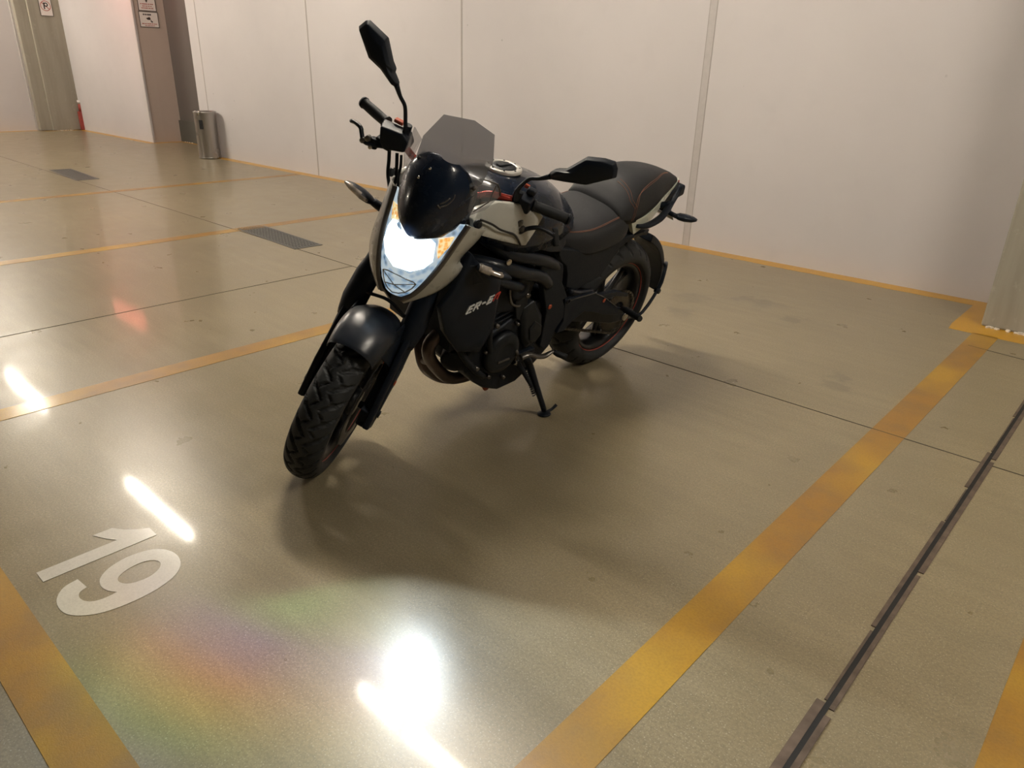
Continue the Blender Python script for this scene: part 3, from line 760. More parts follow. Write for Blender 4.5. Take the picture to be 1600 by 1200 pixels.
# black fly screen
vis = [(.884, .030, 1.290, 1.27), (.898, .068, 1.294, 1.235), (.925, .090, 1.294, 1.208), (.96, .101, 1.288, 1.190), (.995, .103, 1.278, 1.18), (1.025, .098, 1.264, 1.175), (1.052, .085, 1.245, 1.175), (1.078, .060, 1.222, 1.178), (1.090, .030, 1.205, 1.185)]
V, F = rings(bowl(vis, 21, pw=2.2), closed=False)
vs = B(Mesh().add(V, F), 'fly_screen', 'gloss', 'glossy black domed cover above the headlight', st=True, solid=.005)
V, F = rings(bowl([(z, hw*.97, xc-.06, xe-.045) for z, hw, xc, xe in [v for v in vis if v[0] < 1.06]], 15), closed=False)
B(Mesh().add(V, F), 'meter_back', 'satin', parent=vs, st=True, solid=.01)
def on_vis(y, z, dx=.004):
    for i in range(len(vis)-1):
        a, b = vis[i], vis[i+1]
        if a[0] <= z <= b[0]:
            t = (z-a[0])/(b[0]-a[0]); hw, xc, xe = [a[k]+(b[k]-a[k])*t for k in (1, 2, 3)]
            return (xe+(xc-xe)*(1-min(1, abs(y/hw))**2.2)+dx, y, z)
m = Mesh()
for seg in ([(.036, 1.003), (.046, 1.011), (.052, 1.022)], [(.040, .996), (.052, 1.003), (.060, 1.02), (.058, 1.032)], [(.032, .999), (.042, .992)]):
    m.tube([on_vis(*p) for p in seg], .0020, n=6, smooth=2)
B(m, 'emblem', 'alu', 'small silver emblem on the black dome', parent=vs, st=True)
for q_ in ((-.030, 1.062), (-.048, 1.030)): p_ = Vector(on_vis(*q_, 0)); B(Mesh().cyl(p_, p_+Vector((.006, 0, .001)), .0035, 10), 'visor_bolt', 'chrome', parent=vs, st=True)
m = Mesh().tube([on_vis(y, .940+.0+abs(y-.02)*1.15, .0015) for y in (.02, .04, .06, .08, .10)], .0016, n=6, smooth=1); B(m, 'crease', 'satin', parent=vs, st=True)
# smoked screen: centre panel and two wings
def sheet(pts, name='wind_screen', parent=None, label=None, mt='screen'):
    V = pts; c = sum((Vector(p) for p in V), Vector())/len(V)
    m = Mesh(); m.add([tuple(c+Vector((.010, 0, 0)))]+[tuple(p) for p in V], [(0, i+1, (i+1) % len(V)+1) for i in range(len(V))])
    return B(m, name, mt, label, parent=parent or BK, st=True, solid=.003, smooth=False)
ws = sheet([(1.165, -.092, 1.02), (1.180, -.090, 1.113), (1.178, -.059, 1.191), (1.178, .022, 1.217), (1.180, .085, 1.210), (1.184, .110, 1.147), (1.176, .106, 1.07), (1.165, .075, 1.02), (1.165, 0, 1.01)], label='smoked grey touring screen')
sheet([(1.245, -.084, 1.03), (1.216, -.083, 1.118), (1.17, -.122, 1.118), (1.165, -.126, 1.035), (1.17, -.106, .975), (1.195, -.085, .978), (1.24, -.085, 1.0)], 'screen_wing', ws, mt='wing')
sheet([(1.19, .075, 1.055), (1.17, .092, 1.080), (1.14, .142, 1.076), (1.13, .160, 1.045), (1.15, .140, .995), (1.17, .108, .965), (1.19, .105, .98)], 'screen_wing', ws, mt='wing')
m = Mesh().tube([(1.172, .094, 1.078), (1.142, .142, 1.076), (1.132, .160, 1.045)], .0025, n=6, smooth=2).tube([(1.16, .112, .975), (1.15, .140, 1.02), (1.145, .140, 1.072)], .002, n=6, smooth=1)
B(m, 'wing_edge', 'alu', parent=ws, st=True)
for yy in (-.078, .092): B(Mesh().cyl((1.170, yy, 1.05), (1.190, yy, 1.053), .006, 12), 'screen_bolt', 'alu', parent=ws, st=True)
OFFSET[0] = Vector((0, 0, 0))
B(Mesh().tube([(1.24, .07, .80), (1.17, .09, .78)], .012, n=10, smooth=1).tube([(1.24, -.07, .80), (1.17, -.09, .78)], .012, n=10, smooth=1).box((1.24, 0, .80), (.03, .17, .05)), 'headlight_bracket', 'engine', parent=hd, st=True)
# handlebar
bar = [(.95, -.362, 1.026), (.985, -.262, 1.020), (1.035, -.175, 1.004), (1.055, -.10, .985), (1.058, 0, .98), (1.055, .075, .975), (1.050, .125, 1.008), (1.035, .18, 1.018), (.990, .25, 1.016), (.95, .360, 1.016)]
hb = B(Mesh().tube(bar[:], .0112, n=14, smooth=4), 'handlebar', 'redbar', 'red anodised handlebar', st=True)
for s, e0, e1 in ((1, (.988, .252, 1.016), (.948, .372, 1.015)), (-1, (.983, -.264, 1.020), (.948, -.364, 1.027))):
    e0, e1 = Vector(e0), Vector(e1); d = (e1-e0)
    B(Mesh().tube([e0, e0+d*.08, e0+d*.12, e0+d*.5, e0+d*.9, e1], [.021, .021, .0165, .0175, .0165, .0185], n=20, smooth=2), 'grip', 'rubber', 'black rubber handlebar grip', parent=hb, st=True)
    B(Mesh().tube([e1-d*.02, e1+d*.07], [.019, .017], n=20, smooth=1), 'bar_end', 'engine', parent=hb, st=True)
# switch boxes and master cylinders
m = Mesh()
m.add(*rings([[(.985, .205, 1.045), (.985, .255, 1.045), (.985, .262, 1.0), (.985, .215, .985)], [(1.035, .205, 1.035), (1.035, .25, 1.038), (1.035, .258, 1.0), (1.035, .215, .985)]]))
m.box((.99, .235, 1.056), (.03, .03, .02)).box((1.0, .232, .985), (.04, .035, .03))
B(m, 'left_switch_box', 'satin', st=True, bevel=.006)
m = Mesh(); m.add(*rings([[(1.00, -.275, 1.040), (1.00, -.175, 1.047), (1.00, -.158, 1.018), (1.00, -.168, .985), (1.00, -.24, .965), (1.00, -.262, .985)], [(1.055, -.262, 1.032), (1.055, -.19, 1.044), (1.055, -.160, 1.030), (1.055, -.165, .992), (1.055, -.23, .968), (1.055, -.25, .985)]]))
B(m, 'right_switch_box', 'satin', st=True, bevel=.008)
B(Mesh().box((1.0, -.225, 1.052), (.022, .03, .012)), 'stop_switch', 'orange', 'small red kill switch', st=True, bevel=.003)
B(Mesh().box((.975, .215, 1.058), (.012, .016, .012)), 'turn_switch', 'orange', 'small red switch cap', st=True, bevel=.002)
def lever(name, pts, piv, s):
    m = Mesh().tube(pts, [.010, .011, .009, .008, .0085, .0075, .0085], n=10, smooth=3, flat=.8)
    lv = B(m, name, 'frame', 'black adjustable hand lever', st=True)
    p = Vector(piv); m = Mesh().cyl(p+Vector((.0, 0, -.016)), p+Vector((.0, 0, .018)), .014, 16).box(p+Vector((-.012, -s*.028, .012)), (.034, .055, .026))
    B(m, 'lever_perch', 'engine', parent=lv, st=True, bevel=.004)
    m = Mesh().cyl(p+Vector((.02, 0, -.006)), p+Vector((.028, 0, -.006)), .006, 14); B(m, 'adjuster_screw', 'chrome', parent=lv, st=True)
    m = Mesh().cyl(p+Vector((.004, s*.018, .012)), p+Vector((.022, s*.018, .012)), .009, 14).cyl(p+Vector((.004, s*.032, -.002)), p+Vector((.022, s*.032, -.002)), .008, 14); B(m, 'adjuster_wheel', 'alu', parent=lv, st=True)
lever('clutch_lever', [(1.035, .215, .972), (1.045, .233, .948), (1.050, .257, .942), (1.045, .277, .964), (1.038, .302, .980), (1.03, .329, .983), (1.02, .360, .977)], (1.04, .232, .962), 1)
lever('brake_lever', [(1.035, -.228, .975), (1.045, -.268, .964), (1.050, -.296, .960), (1.045, -.312, .978), (1.04, -.322, .991), (1.03, -.345, .992), (1.02, -.362, .986)], (1.04, -.268, .966), -1)
B(Mesh().tube([(1.05, .106, .952), (1.06, .124, .974), (1.058, .150, .984), (1.05, .189, .992)], .0085, n=10, smooth=3), 'cable_fitting', 'chrome', 'bright metal cable fitting below the red bar', st=True)
# cables
for nm, pts, r in (('brake_hose', [(1.02, -.222, .965), (1.02, -.212, .93), (1.04, -.195, .895), (1.07, -.165, .865), (1.12, -.12, .82)], .006), ('throttle_cable', [(1.02, -.195, .965), (1.03, -.180, .93), (1.05, -.165, .90), (1.07, -.15, .86), (1.10, -.10, .80)], .0055),
                   ('throttle_cable', [(1.02, -.180, .965), (1.04, -.165, .94), (1.06, -.155, .91), (1.08, -.13, .86)], .0045), ('clutch_cable', [(1.04, .218, .965), (1.06, .17, .965), (1.08, .11, .95), (1.06, .06, .90), (1.02, .05, .82)], .0055),
                   ('wiring_hose', [(1.03, .20, .985), (1.06, .15, .962), (1.09, .09, .96), (1.08, .04, .90)], .0065),
                   ('brake_hose', [(1.20, -.045, .73), (1.25, -.070, .665), (1.262, -.078, .60), (1.30, -.095, .50), (1.30, -.10, .44)], .0055), ('brake_hose', [(1.18, .04, .72), (1.24, .072, .655), (1.255, .075, .585), (1.29, .090, .50), (1.30, .1, .43)], .0055),
                   ('brake_hose', [(1.25, -.10, .60), (1.29, -.06, .632), (1.30, .0, .650), (1.29, .05, .625), (1.255, .09, .575)], .0055)):
    B(Mesh().tube(pts, r, n=10, smooth=5), nm, 'rubber', st=True)
# mirrors
mL = [(.262, 1.162), (.273, 1.180), (.30, 1.194), (.340, 1.259), (.387, 1.279), (.419, 1.286), (.433, 1.273), (.442, 1.248), (.377, 1.187), (.311, 1.161), (.27, 1.147)]
mR = [(-.407, 1.268), (-.392, 1.292), (-.384, 1.297), (-.319, 1.279), (-.284, 1.225), (-.269, 1.210), (-.269, 1.198), (-.247, 1.176), (-.257, 1.163), (-.306, 1.191), (-.353, 1.205)]
for nm, O_, stem, base in (('left_mirror', mL, [(1.03, .206, 1.02), (1.035, .197, 1.05), (1.04, .203, 1.082), (1.045, .218, 1.113), (1.05, .244, 1.131), (1.055, .27, 1.155)], (1.03, .205, 1.02)),
                           ('right_mirror', mR, [(1.03, -.187, 1.03), (1.035, -.190, 1.055), (1.04, -.196, 1.077), (1.04, -.213, 1.12), (1.045, -.234, 1.142), (1.052, -.255, 1.172)], (1.03, -.187, 1.035))):
    n = len(O_); cy = sum(p[0] for p in O_)/n; cz = sum(p[1] for p in O_)/n
    def ringm(f, x): return [(x, cy+(p[0]-cy)*f, cz+(p[1]-cz)*f) for p in O_]
    L = [ringm(.95, 1.040), ringm(1.0, 1.046), ringm(1.0, 1.056), ringm(.90, 1.070), ringm(.55, 1.079)]
    hd_ = B(Mesh().add(*rings(L)), nm, 'satin', 'black angular rear-view mirror', st=True, bevel=.0025)
    B(Mesh().add(*rings([ringm(.90, 1.0385), ringm(.90, 1.0402)])), 'mirror_glass', 'chrome', parent=hd_, st=True, smooth=False)
    B(Mesh().tube(stem, [.013, .0085, .006, .006, .006, .009], n=12, smooth=4), 'mirror_stem', 'frame', parent=hd_, st=True)
    b = Vector(base); B(Mesh().cyl(b+Vector((-.005, 0, -.02)), b+Vector((0, 0, .035)), .013, 14), 'mirror_clamp', 'frame', parent=hd_, st=True, bevel=.002)

# --- tank
def table(rows, x):
    P = rows; 
    for i in range(len(P)-1):
        if (P[i][0]-x)*(P[i+1][0]-x) <= 0:
            t = (x-P[i][0])/(P[i+1][0]-P[i][0]) if P[i+1][0] != P[i][0] else 0
            p0, p1, p2, p3 = P[max(i-1, 0)], P[i], P[i+1], P[min(i+2, len(P)-1)]
            return [.5*((2*b)+(c-a)*t+(2*a-5*b+4*c-d)*t*t+(-a+3*b-3*c+d)*t**3) for a, b, c, d in zip(p0[1:], p1[1:], p2[1:], p3[1:])]
    return list(P[-1][1:])
def body(rows, e, N=40, K=25):
    """rows: x, z_top, z_bottom, half_width; returns a function (x, u in -1..1) -> point and the loft rings"""
    def pt(x, u, off=0):
        zt, zb, hw = table(rows, x); a = pi/2*(1-u)
        c, s = math.cos(a), math.sin(a)
        y = (hw+off)*(abs(c)**e)*(1 if c > 0 else -1); z = zb+(zt-zb+off)*(abs(s)**e)
        return (x, y, z)
    x0, x1 = rows[0][0], rows[-1][0]
    L = []
    for i in range(N+1):
        x = x0+(x1-x0)*i/N
        L.append([pt(x, -1+2*j/(K-1)) for j in range(K)])
    return pt, L
tank_rows = [(.475, .845, .80, .075), (.52, .885, .80, .112), (.58, .932, .80, .140), (.66, .978, .80, .170), (.74, 1.000, .80, .190), (.83, 1.008, .80, .200), (.92, 1.006, .81, .200), (.98, .985, .83, .185), (1.02, .94, .84, .150)]
tpt, L = body(tank_rows, .78, 44, 33); tk = B(Mesh().add(*rings(L)), 'fuel_tank', 'gloss', 'glossy black fuel tank')
m = Mesh(); c0 = (.832, 0, 1.0085); tilt = (.03, 0, 1)
m.lathe([(.062, 0), (.062, .007), (.058, .011), (.046, .011), (.043, .007), (.043, 0)], c0, tilt, 48, closed=True)
B(m, 'cap_ring', 'cap', 'silver ring of the fuel cap', parent=tk)
m = Mesh().lathe([(.042, 0), (.042, .009), (.036, .013), (.028, .013)], c0, tilt, 40); m.box((.832, 0, 1.023), (.058, .020, .006)); cp = B(m, 'fuel_cap', 'engine_lt', parent=tk, bevel=.002)
for k in range(8): a = 2*pi*k/8; B(Mesh().cyl((c0[0]+.052*math.cos(a), .052*math.sin(a), 1.0185), (c0[0]+.052*math.cos(a), .052*math.sin(a), 1.0215), .0035, 10), 'cap_bolt', 'engine_lt', parent=cp)
# white side panels with the thin black line
wp = [(1.130, .188, .950), (1.128, .195, .928), (1.108, .200, .905), (1.0, .203, .868), (.905, .203, .838), (.880, .203, .834), (.851, .203, .876), (.822, .200, .925), (.858, .190, .950), (.93, .180, .972), (1.02, .172, .985), (1.10, .172, .975)]
for s in (1, -1):
    P_ = [(x, s*y, z) for x, y, z in wp]
    sp_ = B(Mesh().plate(P_, 0, -s*.020, bulge=s*.006), 'side_panel', 'white', 'pearl white tank side panel', bevel=.003)
    ln = [(1.118, .204, .957), (1.07, .209, .938), (1.033, .2115, .917), (.995, .2115, .902), (.962, .211, .889), (.935, .209, .868), (.912, .2055, .843)]
    B(Mesh().tube([(x, s*y, z) for x, y, z in ln], .0035, n=8, smooth=3), 'panel_line', 'black_trim', 'curved black line on the white panel', parent=sp_)
    B(Mesh().cyl((1.128, s*.20, .945), (1.128, s*.212, .945), .013, 18).lathe([(.010, 0), (.010, .003), (.006, .003)], (1.128, s*.212, .945), (0, s, 0), 16), 'panel_bolt', 'engine_lt', parent=sp_)
    # black lower tank cover down to the frame
    B(Mesh().plate([(.835, s*.190, .92), (.873, s*.196, .835), (.80, s*.190, .800), (.70, s*.176, .765), (.62, s*.160, .745), (.585, s*.148, .765), (.60, s*.138, .84), (.68, s*.155, .87), (.74, s*.170, .90)], 0, -s*.03, bulge=s*.005), 'knee_cover', 'satin', bevel=.005)
    B(Mesh().plate([(.70, s*.178, .86), (.745, s*.186, .87), (.70, s*.184, .79), (.655, s*.172, .78)], 0, -s*.02, bulge=s*.005), 'knee_pad', 'matte', bevel=.004)
# --- frame
for s in (1, -1):
    B(Mesh().tube([(1.03, s*.055, .885), (1.0, s*.13, .845), (.93, s*.182, .805), (.80, s*.190, .765), (.70, s*.178, .728), (.63, s*.165, .69)], .0215, n=16, smooth=4), 'frame_tube', 'frame')
    B(Mesh().tube([(1.07, s*.06, .76), (1.03, s*.14, .775), (.96, s*.190, .765), (.85, s*.196, .725), (.74, s*.190, .685), (.68, s*.180, .64)], .0225, n=16, smooth=4), 'frame_tube', 'frame')
    B(Mesh().tube([(1.02, s*.18, .745), (.92, s*.200, .70), (.85, s*.196, .672)], .017, n=14, smooth=3), 'frame_tube', 'frame')
    B(Mesh().cyl((.955, s*.205, .792), (.955, s*.214, .792), .010, 14), 'frame_bolt', 'chrome')
    fpz = [(.748, .765), (.69, .735), (.626, .712), (.614, .688), (.600, .632), (.540, .556), (.565, .551), (.520, .478), (.556, .431), (.582, .365), (.595, .331), (.634, .366), (.645, .485), (.648, .515), (.715, .65), (.748, .70)]
    pc = B(Mesh().plate([(x, s*.188, z) for x, z in fpz], 0, -s*.03), 'frame_plate', 'matte', 'matte black frame cover plate', bevel=.005)
    B(Mesh().lathe([(.010, 0), (.010, .003), (.006, .004)], (.640, s*.1875, .540), (0, s, 0), 14), 'plate_plug', 'orange', 'small orange plug on the frame cover', parent=pc)
B(Mesh().tube([(1.105, 0, .86), (1.03, 0, 1.0-.02)], .034, n=20, smooth=1), 'head_tube', 'frame')
# --- radiator and shrouds with lettering
B(Mesh().box((1.105, 0, .64), (.035, .32, .36), Matrix.Rotation(.12, 3, 'Y')), 'radiator', 'engine', bevel=.004)
sh = [(1.105, .180, .838), (1.070, .195, .800), (1.020, .215, .765), (.975, .212, .738), (.960, .206, .655), (.938, .195, .525), (.968, .180, .432), (1.080, .180, .468), (1.150, .172, .560), (1.190, .176, .660), (1.155, .186, .722), (1.130, .186, .780)]
for s in (1, -1):
    sd = B(Mesh().plate([(x, s*y, z) for x, y, z in sh], 0, -s*.022, bulge=s*.018), 'radiator_shroud', 'satin', 'satin black radiator shroud', bevel=.004)
    # scoop step on the shroud
    B(Mesh().plate([(1.150, s*.186, .724), (1.09, s*.208, .738), (1.02, s*.217, .735), (.972, s*.210, .730), (1.02, s*.222, .757), (1.075, s*.208, .80), (1.11, s*.190, .80)], 0, -s*.012, bulge=s*.006), 'shroud_scoop', 'satin', parent=sd, bevel=.004)
    # letters
    def Lt(strokes, o, w_, h_, mt, nm, lab):
        m = Mesh(); r = .0026
        for st_ in strokes:
            P = [o(*p) for p in st_]
            for a, b in zip(P[:-1], P[1:]):
                a, b = Vector(a), Vector(b); d = (b-a); ln_ = d.length+2*r*.9; dn = d.normalized(); up_ = Vector((0, s, 0)); nr = dn.cross(up_).normalized()
                R3 = Matrix((dn, up_, nr)).transposed(); m.box((a+b)/2, (ln_, .003, r*2), R3)
        return B(m, nm, mt, lab, parent=sd, smooth=False)
    def org(k):      # k letter index: baseline runs back along the shroud
        def f(u, v):
            # left side reads from front (large x) to back; right side is mirrored so that it reads too
            q = (k+u*.74)/5.6
            if s < 0: q = 1-q
            x = 1.118-.138*q; z0 = .648+.026*q if s > 0 else .648+.026*q
            return (x-(.010*v if s > 0 else -.010*v), s*(.2205+.0020*math.sin(pi*q)), z0+.0225*v)
        return f
    wd = [('decal_e', [[(.95, 1), (.0, 1), (.0, 0), (.95, 0)], [(0, .5), (.85, .5)]], 'decal'),
          ('decal_r', [[(0, 0), (0, 1), (.95, 1), (.95, .5), (.15, .5)], [(.45, .5), (.95, 0)]], 'decal'),
          ('decal_dash', [[(.15, .5), (.75, .5)]], 'decal'),
          ('decal_six', [[(.95, 1), (0, 1), (0, 0), (.95, 0), (.95, .5), (0, .5)]], 'decal'),
          ('decal_n', [[(0, 0), (0, .9), (.95, .9), (.95, 0)]], 'decal_red')]
    for k, (nm, stx, mt) in enumerate(wd):
        Lt(stx, org(k*1.15), 1, 1, mt, nm, 'silver letter on the shroud' if mt == 'decal' else 'red letter on the shroud')
# indicators
def indicator(nm, base, tip, r, label, st=False, rear=False):
    b, t_ = Vector(base), Vector(tip); d = (t_-b)
    L = [b, b+d*.15, b+d*.4, b+d*.75, t_]
    o = B(Mesh().tube(L, [r*.55, r*.9, r*1.05, r*.8, r*.15], n=14, smooth=3, flat=.62), nm, 'satin', label)
    f = Vector((.008 if not rear else -.008, 0, .003))
    B(Mesh().tube([b+d*.10+f, b+d*.4+f, b+d*.75+f, b+d*.97+f], [r*.72, r*.88, r*.66, r*.12], n=14, smooth=3, flat=.60), 'indicator_lens', 'ind_lens' if not rear else 'gloss', parent=o)
    return o
iL = indicator('front_indicator', (1.100, .212, .806), (1.020, .288, .786), .026, 'clear front indicator on the black shroud')
iR = indicator('front_indicator', (1.150, -.250, .828), (1.215, -.320, .880), .026, 'clear front indicator on its stalk')
B(Mesh().tube([(1.10, -.19, .80), (1.13, -.225, .815), (1.15, -.252, .830)], [.026, .016, .014], n=12, smooth=3), 'indicator_stalk', 'satin', parent=iR)
B(Mesh().cyl((1.035, .20, .775), (1.035, .222, .775), .014, 14), 'indicator_stalk', 'satin', parent=iL)

# --- engine
m = Mesh(); m.box((.86, 0, .60), (.24, .30, .28), Matrix.Rotation(.22, 3, 'Y')); eng = B(m, 'engine', 'engine', 'dark engine block', bevel=.015)
for k in range(7):
    B(Mesh().box((.868-.004*k, 0, .52+k*.024), (.262, .325, .007), Matrix.Rotation(.22, 3, 'Y')), 'cooling_rib', 'engine', parent=eng, bevel=.002)
cc = [(.50, .42), (.53, .53), (.60, .57), (.72, .56), (.85, .50), (.97, .47), (1.01, .42), (1.00, .34), (.94, .28), (.88, .235), (.80, .20), (.70, .205), (.62, .25), (.54, .32)]
m = Mesh()
m.add(*rings([[(x, .165, z) for x, z in cc], [(x, -.165, z) for x, z in cc]])); B(m, 'crankcase', 'engine', parent=eng, bevel=.012)
# cylinder head and left cam/side cover
m = Mesh().plate([(x, .165, z) for x, z in ((.90, .70), (.78, .74), (.72, .69), (.735, .585), (.80, .54), (.91, .56), (.94, .62))], 0, -.33); B(m, 'cylinder_head', 'engine', parent=eng, bevel=.015)
B(Mesh().lathe([(.052, 0), (.052, .012), (.040, .018), (.022, .018), (.020, .012)], (.822, .168, .655), (0, 1, 0), 32), 'head_cover', 'engine', parent=eng)
B(Mesh().tube([(.875, .178, .70), (.887, .186, .66), (.868, .190, .610), (.835, .192, .592), (.815, .186, .588)], .0045, n=8, smooth=4), 'coolant_pipe', 'alu', parent=eng)
B(Mesh().lathe([(.085, 0), (.085, .018), (.076, .030), (.050, .036), (.045, .030), (.02, .030)], (.845, .163, .395), (0, 1, 0), 44), 'generator_cover', 'engine_lt', 'round dark generator cover', parent=eng)
B(Mesh().box((.845, .197, .37), (.060, .006, .008)), 'cover_rib', 'alu', parent=eng, bevel=.001)
pts = [(.728, .582), (.660, .505), (.638, .43), (.672, .385), (.712, .372), (.748, .42), (.782, .525), (.776, .562)]
B(Mesh().plate([(x, .178, z) for x, z in pts], 0, -.03, bulge=.012), 'sprocket_cover', 'engine_lt', 'angular dark sprocket cover', parent=eng, bevel=.004)
pts = [(.712, .50), (.665, .47), (.657, .43), (.68, .40), (.715, .415), (.735, .47)]
B(Mesh().plate([(x, .194, z) for x, z in pts], 0, -.01, bulge=.004), 'cover_plate', 'engine_lt', parent=eng, bevel=.003)
B(Mesh().plate([(x, .176, z) for x, z in ((.80, .52), (.745, .49), (.765, .62), (.80, .655), (.83, .60))], 0, -.02), 'sensor_bracket', 'engine_lt', parent=eng, bevel=.004)
for (x, z, r_) in ((.772, .612, .009), (.90, .52, .008), (.93, .42, .007), (.79, .50, .006), (.70, .345, .007), (.745, .345, .007), (.96, .36, .008), (.885, .30, .007), (.80, .27, .007)):
    B(Mesh().cyl((x, .165, z), (x, .184, z), r_, 12), 'engine_bolt', 'alu', parent=eng)
B(Mesh().lathe([(.045, 0), (.045, .05), (.040, .058), (.02, .06)], (.985, .085, .385), (.75, .62, -.2), 28), 'oil_filter', 'engine', parent=eng)
B(Mesh().lathe([(.042, .0), (.042, .012), (.036, .014), (.036, 0)], (1.005, .125, .42), (.55, .8, -.1), 28, closed=True), 'hose_ring', 'engine_lt', parent=eng)
B(Mesh().tube([(1.06, .12, .50), (1.02, .155, .42), (.96, .170, .35), (.90, .165, .30)], .013, n=12, smooth=4), 'coolant_hose', 'rubber', parent=eng)
B(Mesh().tube([(1.0, .15, .60), (.96, .185, .56), (.93, .185, .46), (.90, .18, .40)], .011, n=12, smooth=4), 'coolant_hose', 'rubber', parent=eng)
B(Mesh().plate([(x, .12, z) for x, z in ((.94, .30), (.86, .215), (.74, .185), (.66, .22), (.70, .28), (.85, .30))], 0, -.24), 'sump', 'engine', parent=eng, bevel=.01)
B(Mesh().lathe([(.095, 0), (.095, .02), (.08, .035), (.03, .04)], (.73, -.16, .42), (0, -1, 0), 40), 'clutch_cover', 'engine_lt', parent=eng)
B(Mesh().cyl((.80, .095, .182), (.805, .115, .178), .012, 14), 'drain_plug', 'orange', 'small orange plug below the engine')
# --- exhaust headers
B(Mesh().tube([(.98, -.07, .56), (1.05, -.065, .50), (1.050, -.055, .445), (1.060, -.02, .38), (1.040, -.01, .300), (.985, -.02, .235), (.905, -.02, .180), (.80, -.02, .150), (.66, -.02, .15)], .0235, n=18, smooth=6), 'exhaust_header', 'exhaust', 'brown burnt exhaust header pipe, outer one')
B(Mesh().tube([(.96, .085, .58), (1.02, .092, .535), (1.085, .092, .500), (1.118, .085, .455), (1.090, .065, .385), (1.020, .045, .300), (.940, .030, .225), (.85, .015, .185), (.72, 0, .165)], .0235, n=18, smooth=6), 'exhaust_header', 'exhaust', 'brown burnt exhaust header pipe, near one')
B(Mesh().tube([(1.045, -.01, .315), (1.062, .03, .34), (1.068, .058, .36)], .017, n=14, smooth=3), 'header_bridge', 'exhaust')
B(Mesh().tube([(.92, -.02, .19), (.93, .0, .21), (.935, .03, .222)], .017, n=14, smooth=3), 'header_bridge', 'exhaust')
B(Mesh().add(*rings([[(x, -.115+.10*math.cos(2*pi*k/16)*w_, .215+.062*math.sin(2*pi*k/16)*w_) for k in range(16)] for x, w_ in ((.70, .6), (.64, .95), (.45, 1), (.28, .95), (.22, .6))])), 'muffler', 'satin', 'black underbelly muffler')

# --- seats
rid = [(.172, .795, .752, .118), (.195, .832, .742, .146), (.24, .842, .728, .160), (.31, .835, .716, .166), (.39, .820, .708, .166), (.45, .812, .706, .158), (.52, .806, .722, .136), (.58, .808, .745, .112), (.615, .795, .760, .092)]
rp, L = body(rid, .62, 50, 33); rs_ = B(Mesh().add(*rings(L)), 'rider_seat', 'seat', 'dark grey rider seat with orange seams', bevel=.003)
pil = [(-.318, .868, .862, .008), (-.29, .884, .858, .026), (-.22, .910, .849, .050), (-.12, .937, .835, .080), (-.02, .954, .814, .112), (.08, .955, .797, .136), (.17, .935, .790, .150), (.225, .898, .790, .150), (.262, .858, .796, .140), (.272, .836, .806, .128)]
pp, L = body(pil, .70, 50, 33); ps_ = B(Mesh().add(*rings(L)), 'pillion_seat', 'seat', 'dark grey pillion seat with orange seams')
def seam(f, pts, parent, n=26, r=.0009):
    P = resamp([(a, b, 0) for a, b in pts], n)
    B(Mesh().tube([f(p.x, max(-1, min(1, p.y)), .0010) for p in P], r, n=6, smooth=1), 'seam', 'stitch', 'orange stitched seam', parent=parent)
for s in (1, -1):
    for d in (0, .025):
        seam(rp, [(.19, (.50+d)*s), (.30, (.50+d)*s), (.45, (.52+d)*s), (.605, (.56+d)*s)], rs_)
        e = d*.5
        seam(pp, [(.180+e, .80*s), (.150+e, (.57+d)*s), (.085, (.50+d*1.4)*s), (0, (.45+d*1.4)*s), (-.08, (.35+d*1.2)*s), (-.16, (.28+d)*s)], ps_)
        seam(pp, [(.180+e, .80*s), (.20+e, .60*s), (.195+e, .42*s), (.19+e, .25*s), (.185+e, .08*s)], ps_)
        seam(pp, [(.180+e, .80*s), (.185+e, .90*s), (.19+e, .98*s)], ps_, 8)
# --- tail
for s in (1, -1):
    A = [(.195, s*.150, .797), (.10, s*.145, .802), (.0, s*.122, .816), (-.10, s*.090, .836), (-.20, s*.060, .852), (-.28, s*.034, .864), (-.330, s*.006, .872)]
    Bq = [(.150, s*.150, .735), (.075, s*.145, .758), (-.01, s*.124, .778), (-.10, s*.094, .806), (-.19, s*.064, .830), (-.27, s*.036, .848), (-.325, s*.008, .858)]
    L = [[a, b, (b[0], b[1]-s*.022 if abs(b[1]) > .03 else b[1]*.4, b[2]+.004), (a[0], a[1]-s*.022 if abs(a[1]) > .03 else a[1]*.4, a[2])] for a, b in zip(resamp(A, 20), resamp(Bq, 20))]
    L = [[tuple(p) for p in q] for q in L]
    B(Mesh().add(*rings(L)), 'tail_panel', 'tailwhite', 'pearl white tail panel under the seat', bevel=.003)
    # grab rail
    rl = [(.150, .150, .772), (.09, .160, .768), (.0, .158, .785), (-.07, .140, .808), (-.115, .125, .825), (-.150, .118, .858), (-.168, .115, .892)]
    B(Mesh().tube([(x, s*y, z) for x, y, z in rl], [.009, .015, .016, .015, .013, .011, .010], n=12, smooth=4, flat=.75), 'grab_rail', 'satin', 'black pillion grab rail')
    B(Mesh().tube([(-.07, s*.06, .80), (-.09, s*.10, .81), (-.105, s*.125, .825)], .014, n=10, smooth=3), 'rail_mount', 'satin')
    # seat side cover
    sc = [(.617, .752), (.615, .727), (.590, .697), (.552, .672), (.530, .632), (.515, .575), (.465, .545), (.405, .553), (.290, .570), (.248, .62), (.200, .690), (.125, .718), (.135, .735), (.24, .722), (.34, .712), (.44, .703), (.53, .735)]
    B(Mesh().plate([(x, s*(.152 if x > .3 else .145), z) for x, z in sc], 0, -s*.03), 'seat_side_cover', 'matte', 'matte black cover below the seat', bevel=.006)
B(Mesh().box((-.10, 0, .79), (.44, .13, .05), Matrix.Rotation(.22, 3, 'Y')), 'tail_core', 'satin', bevel=.01)
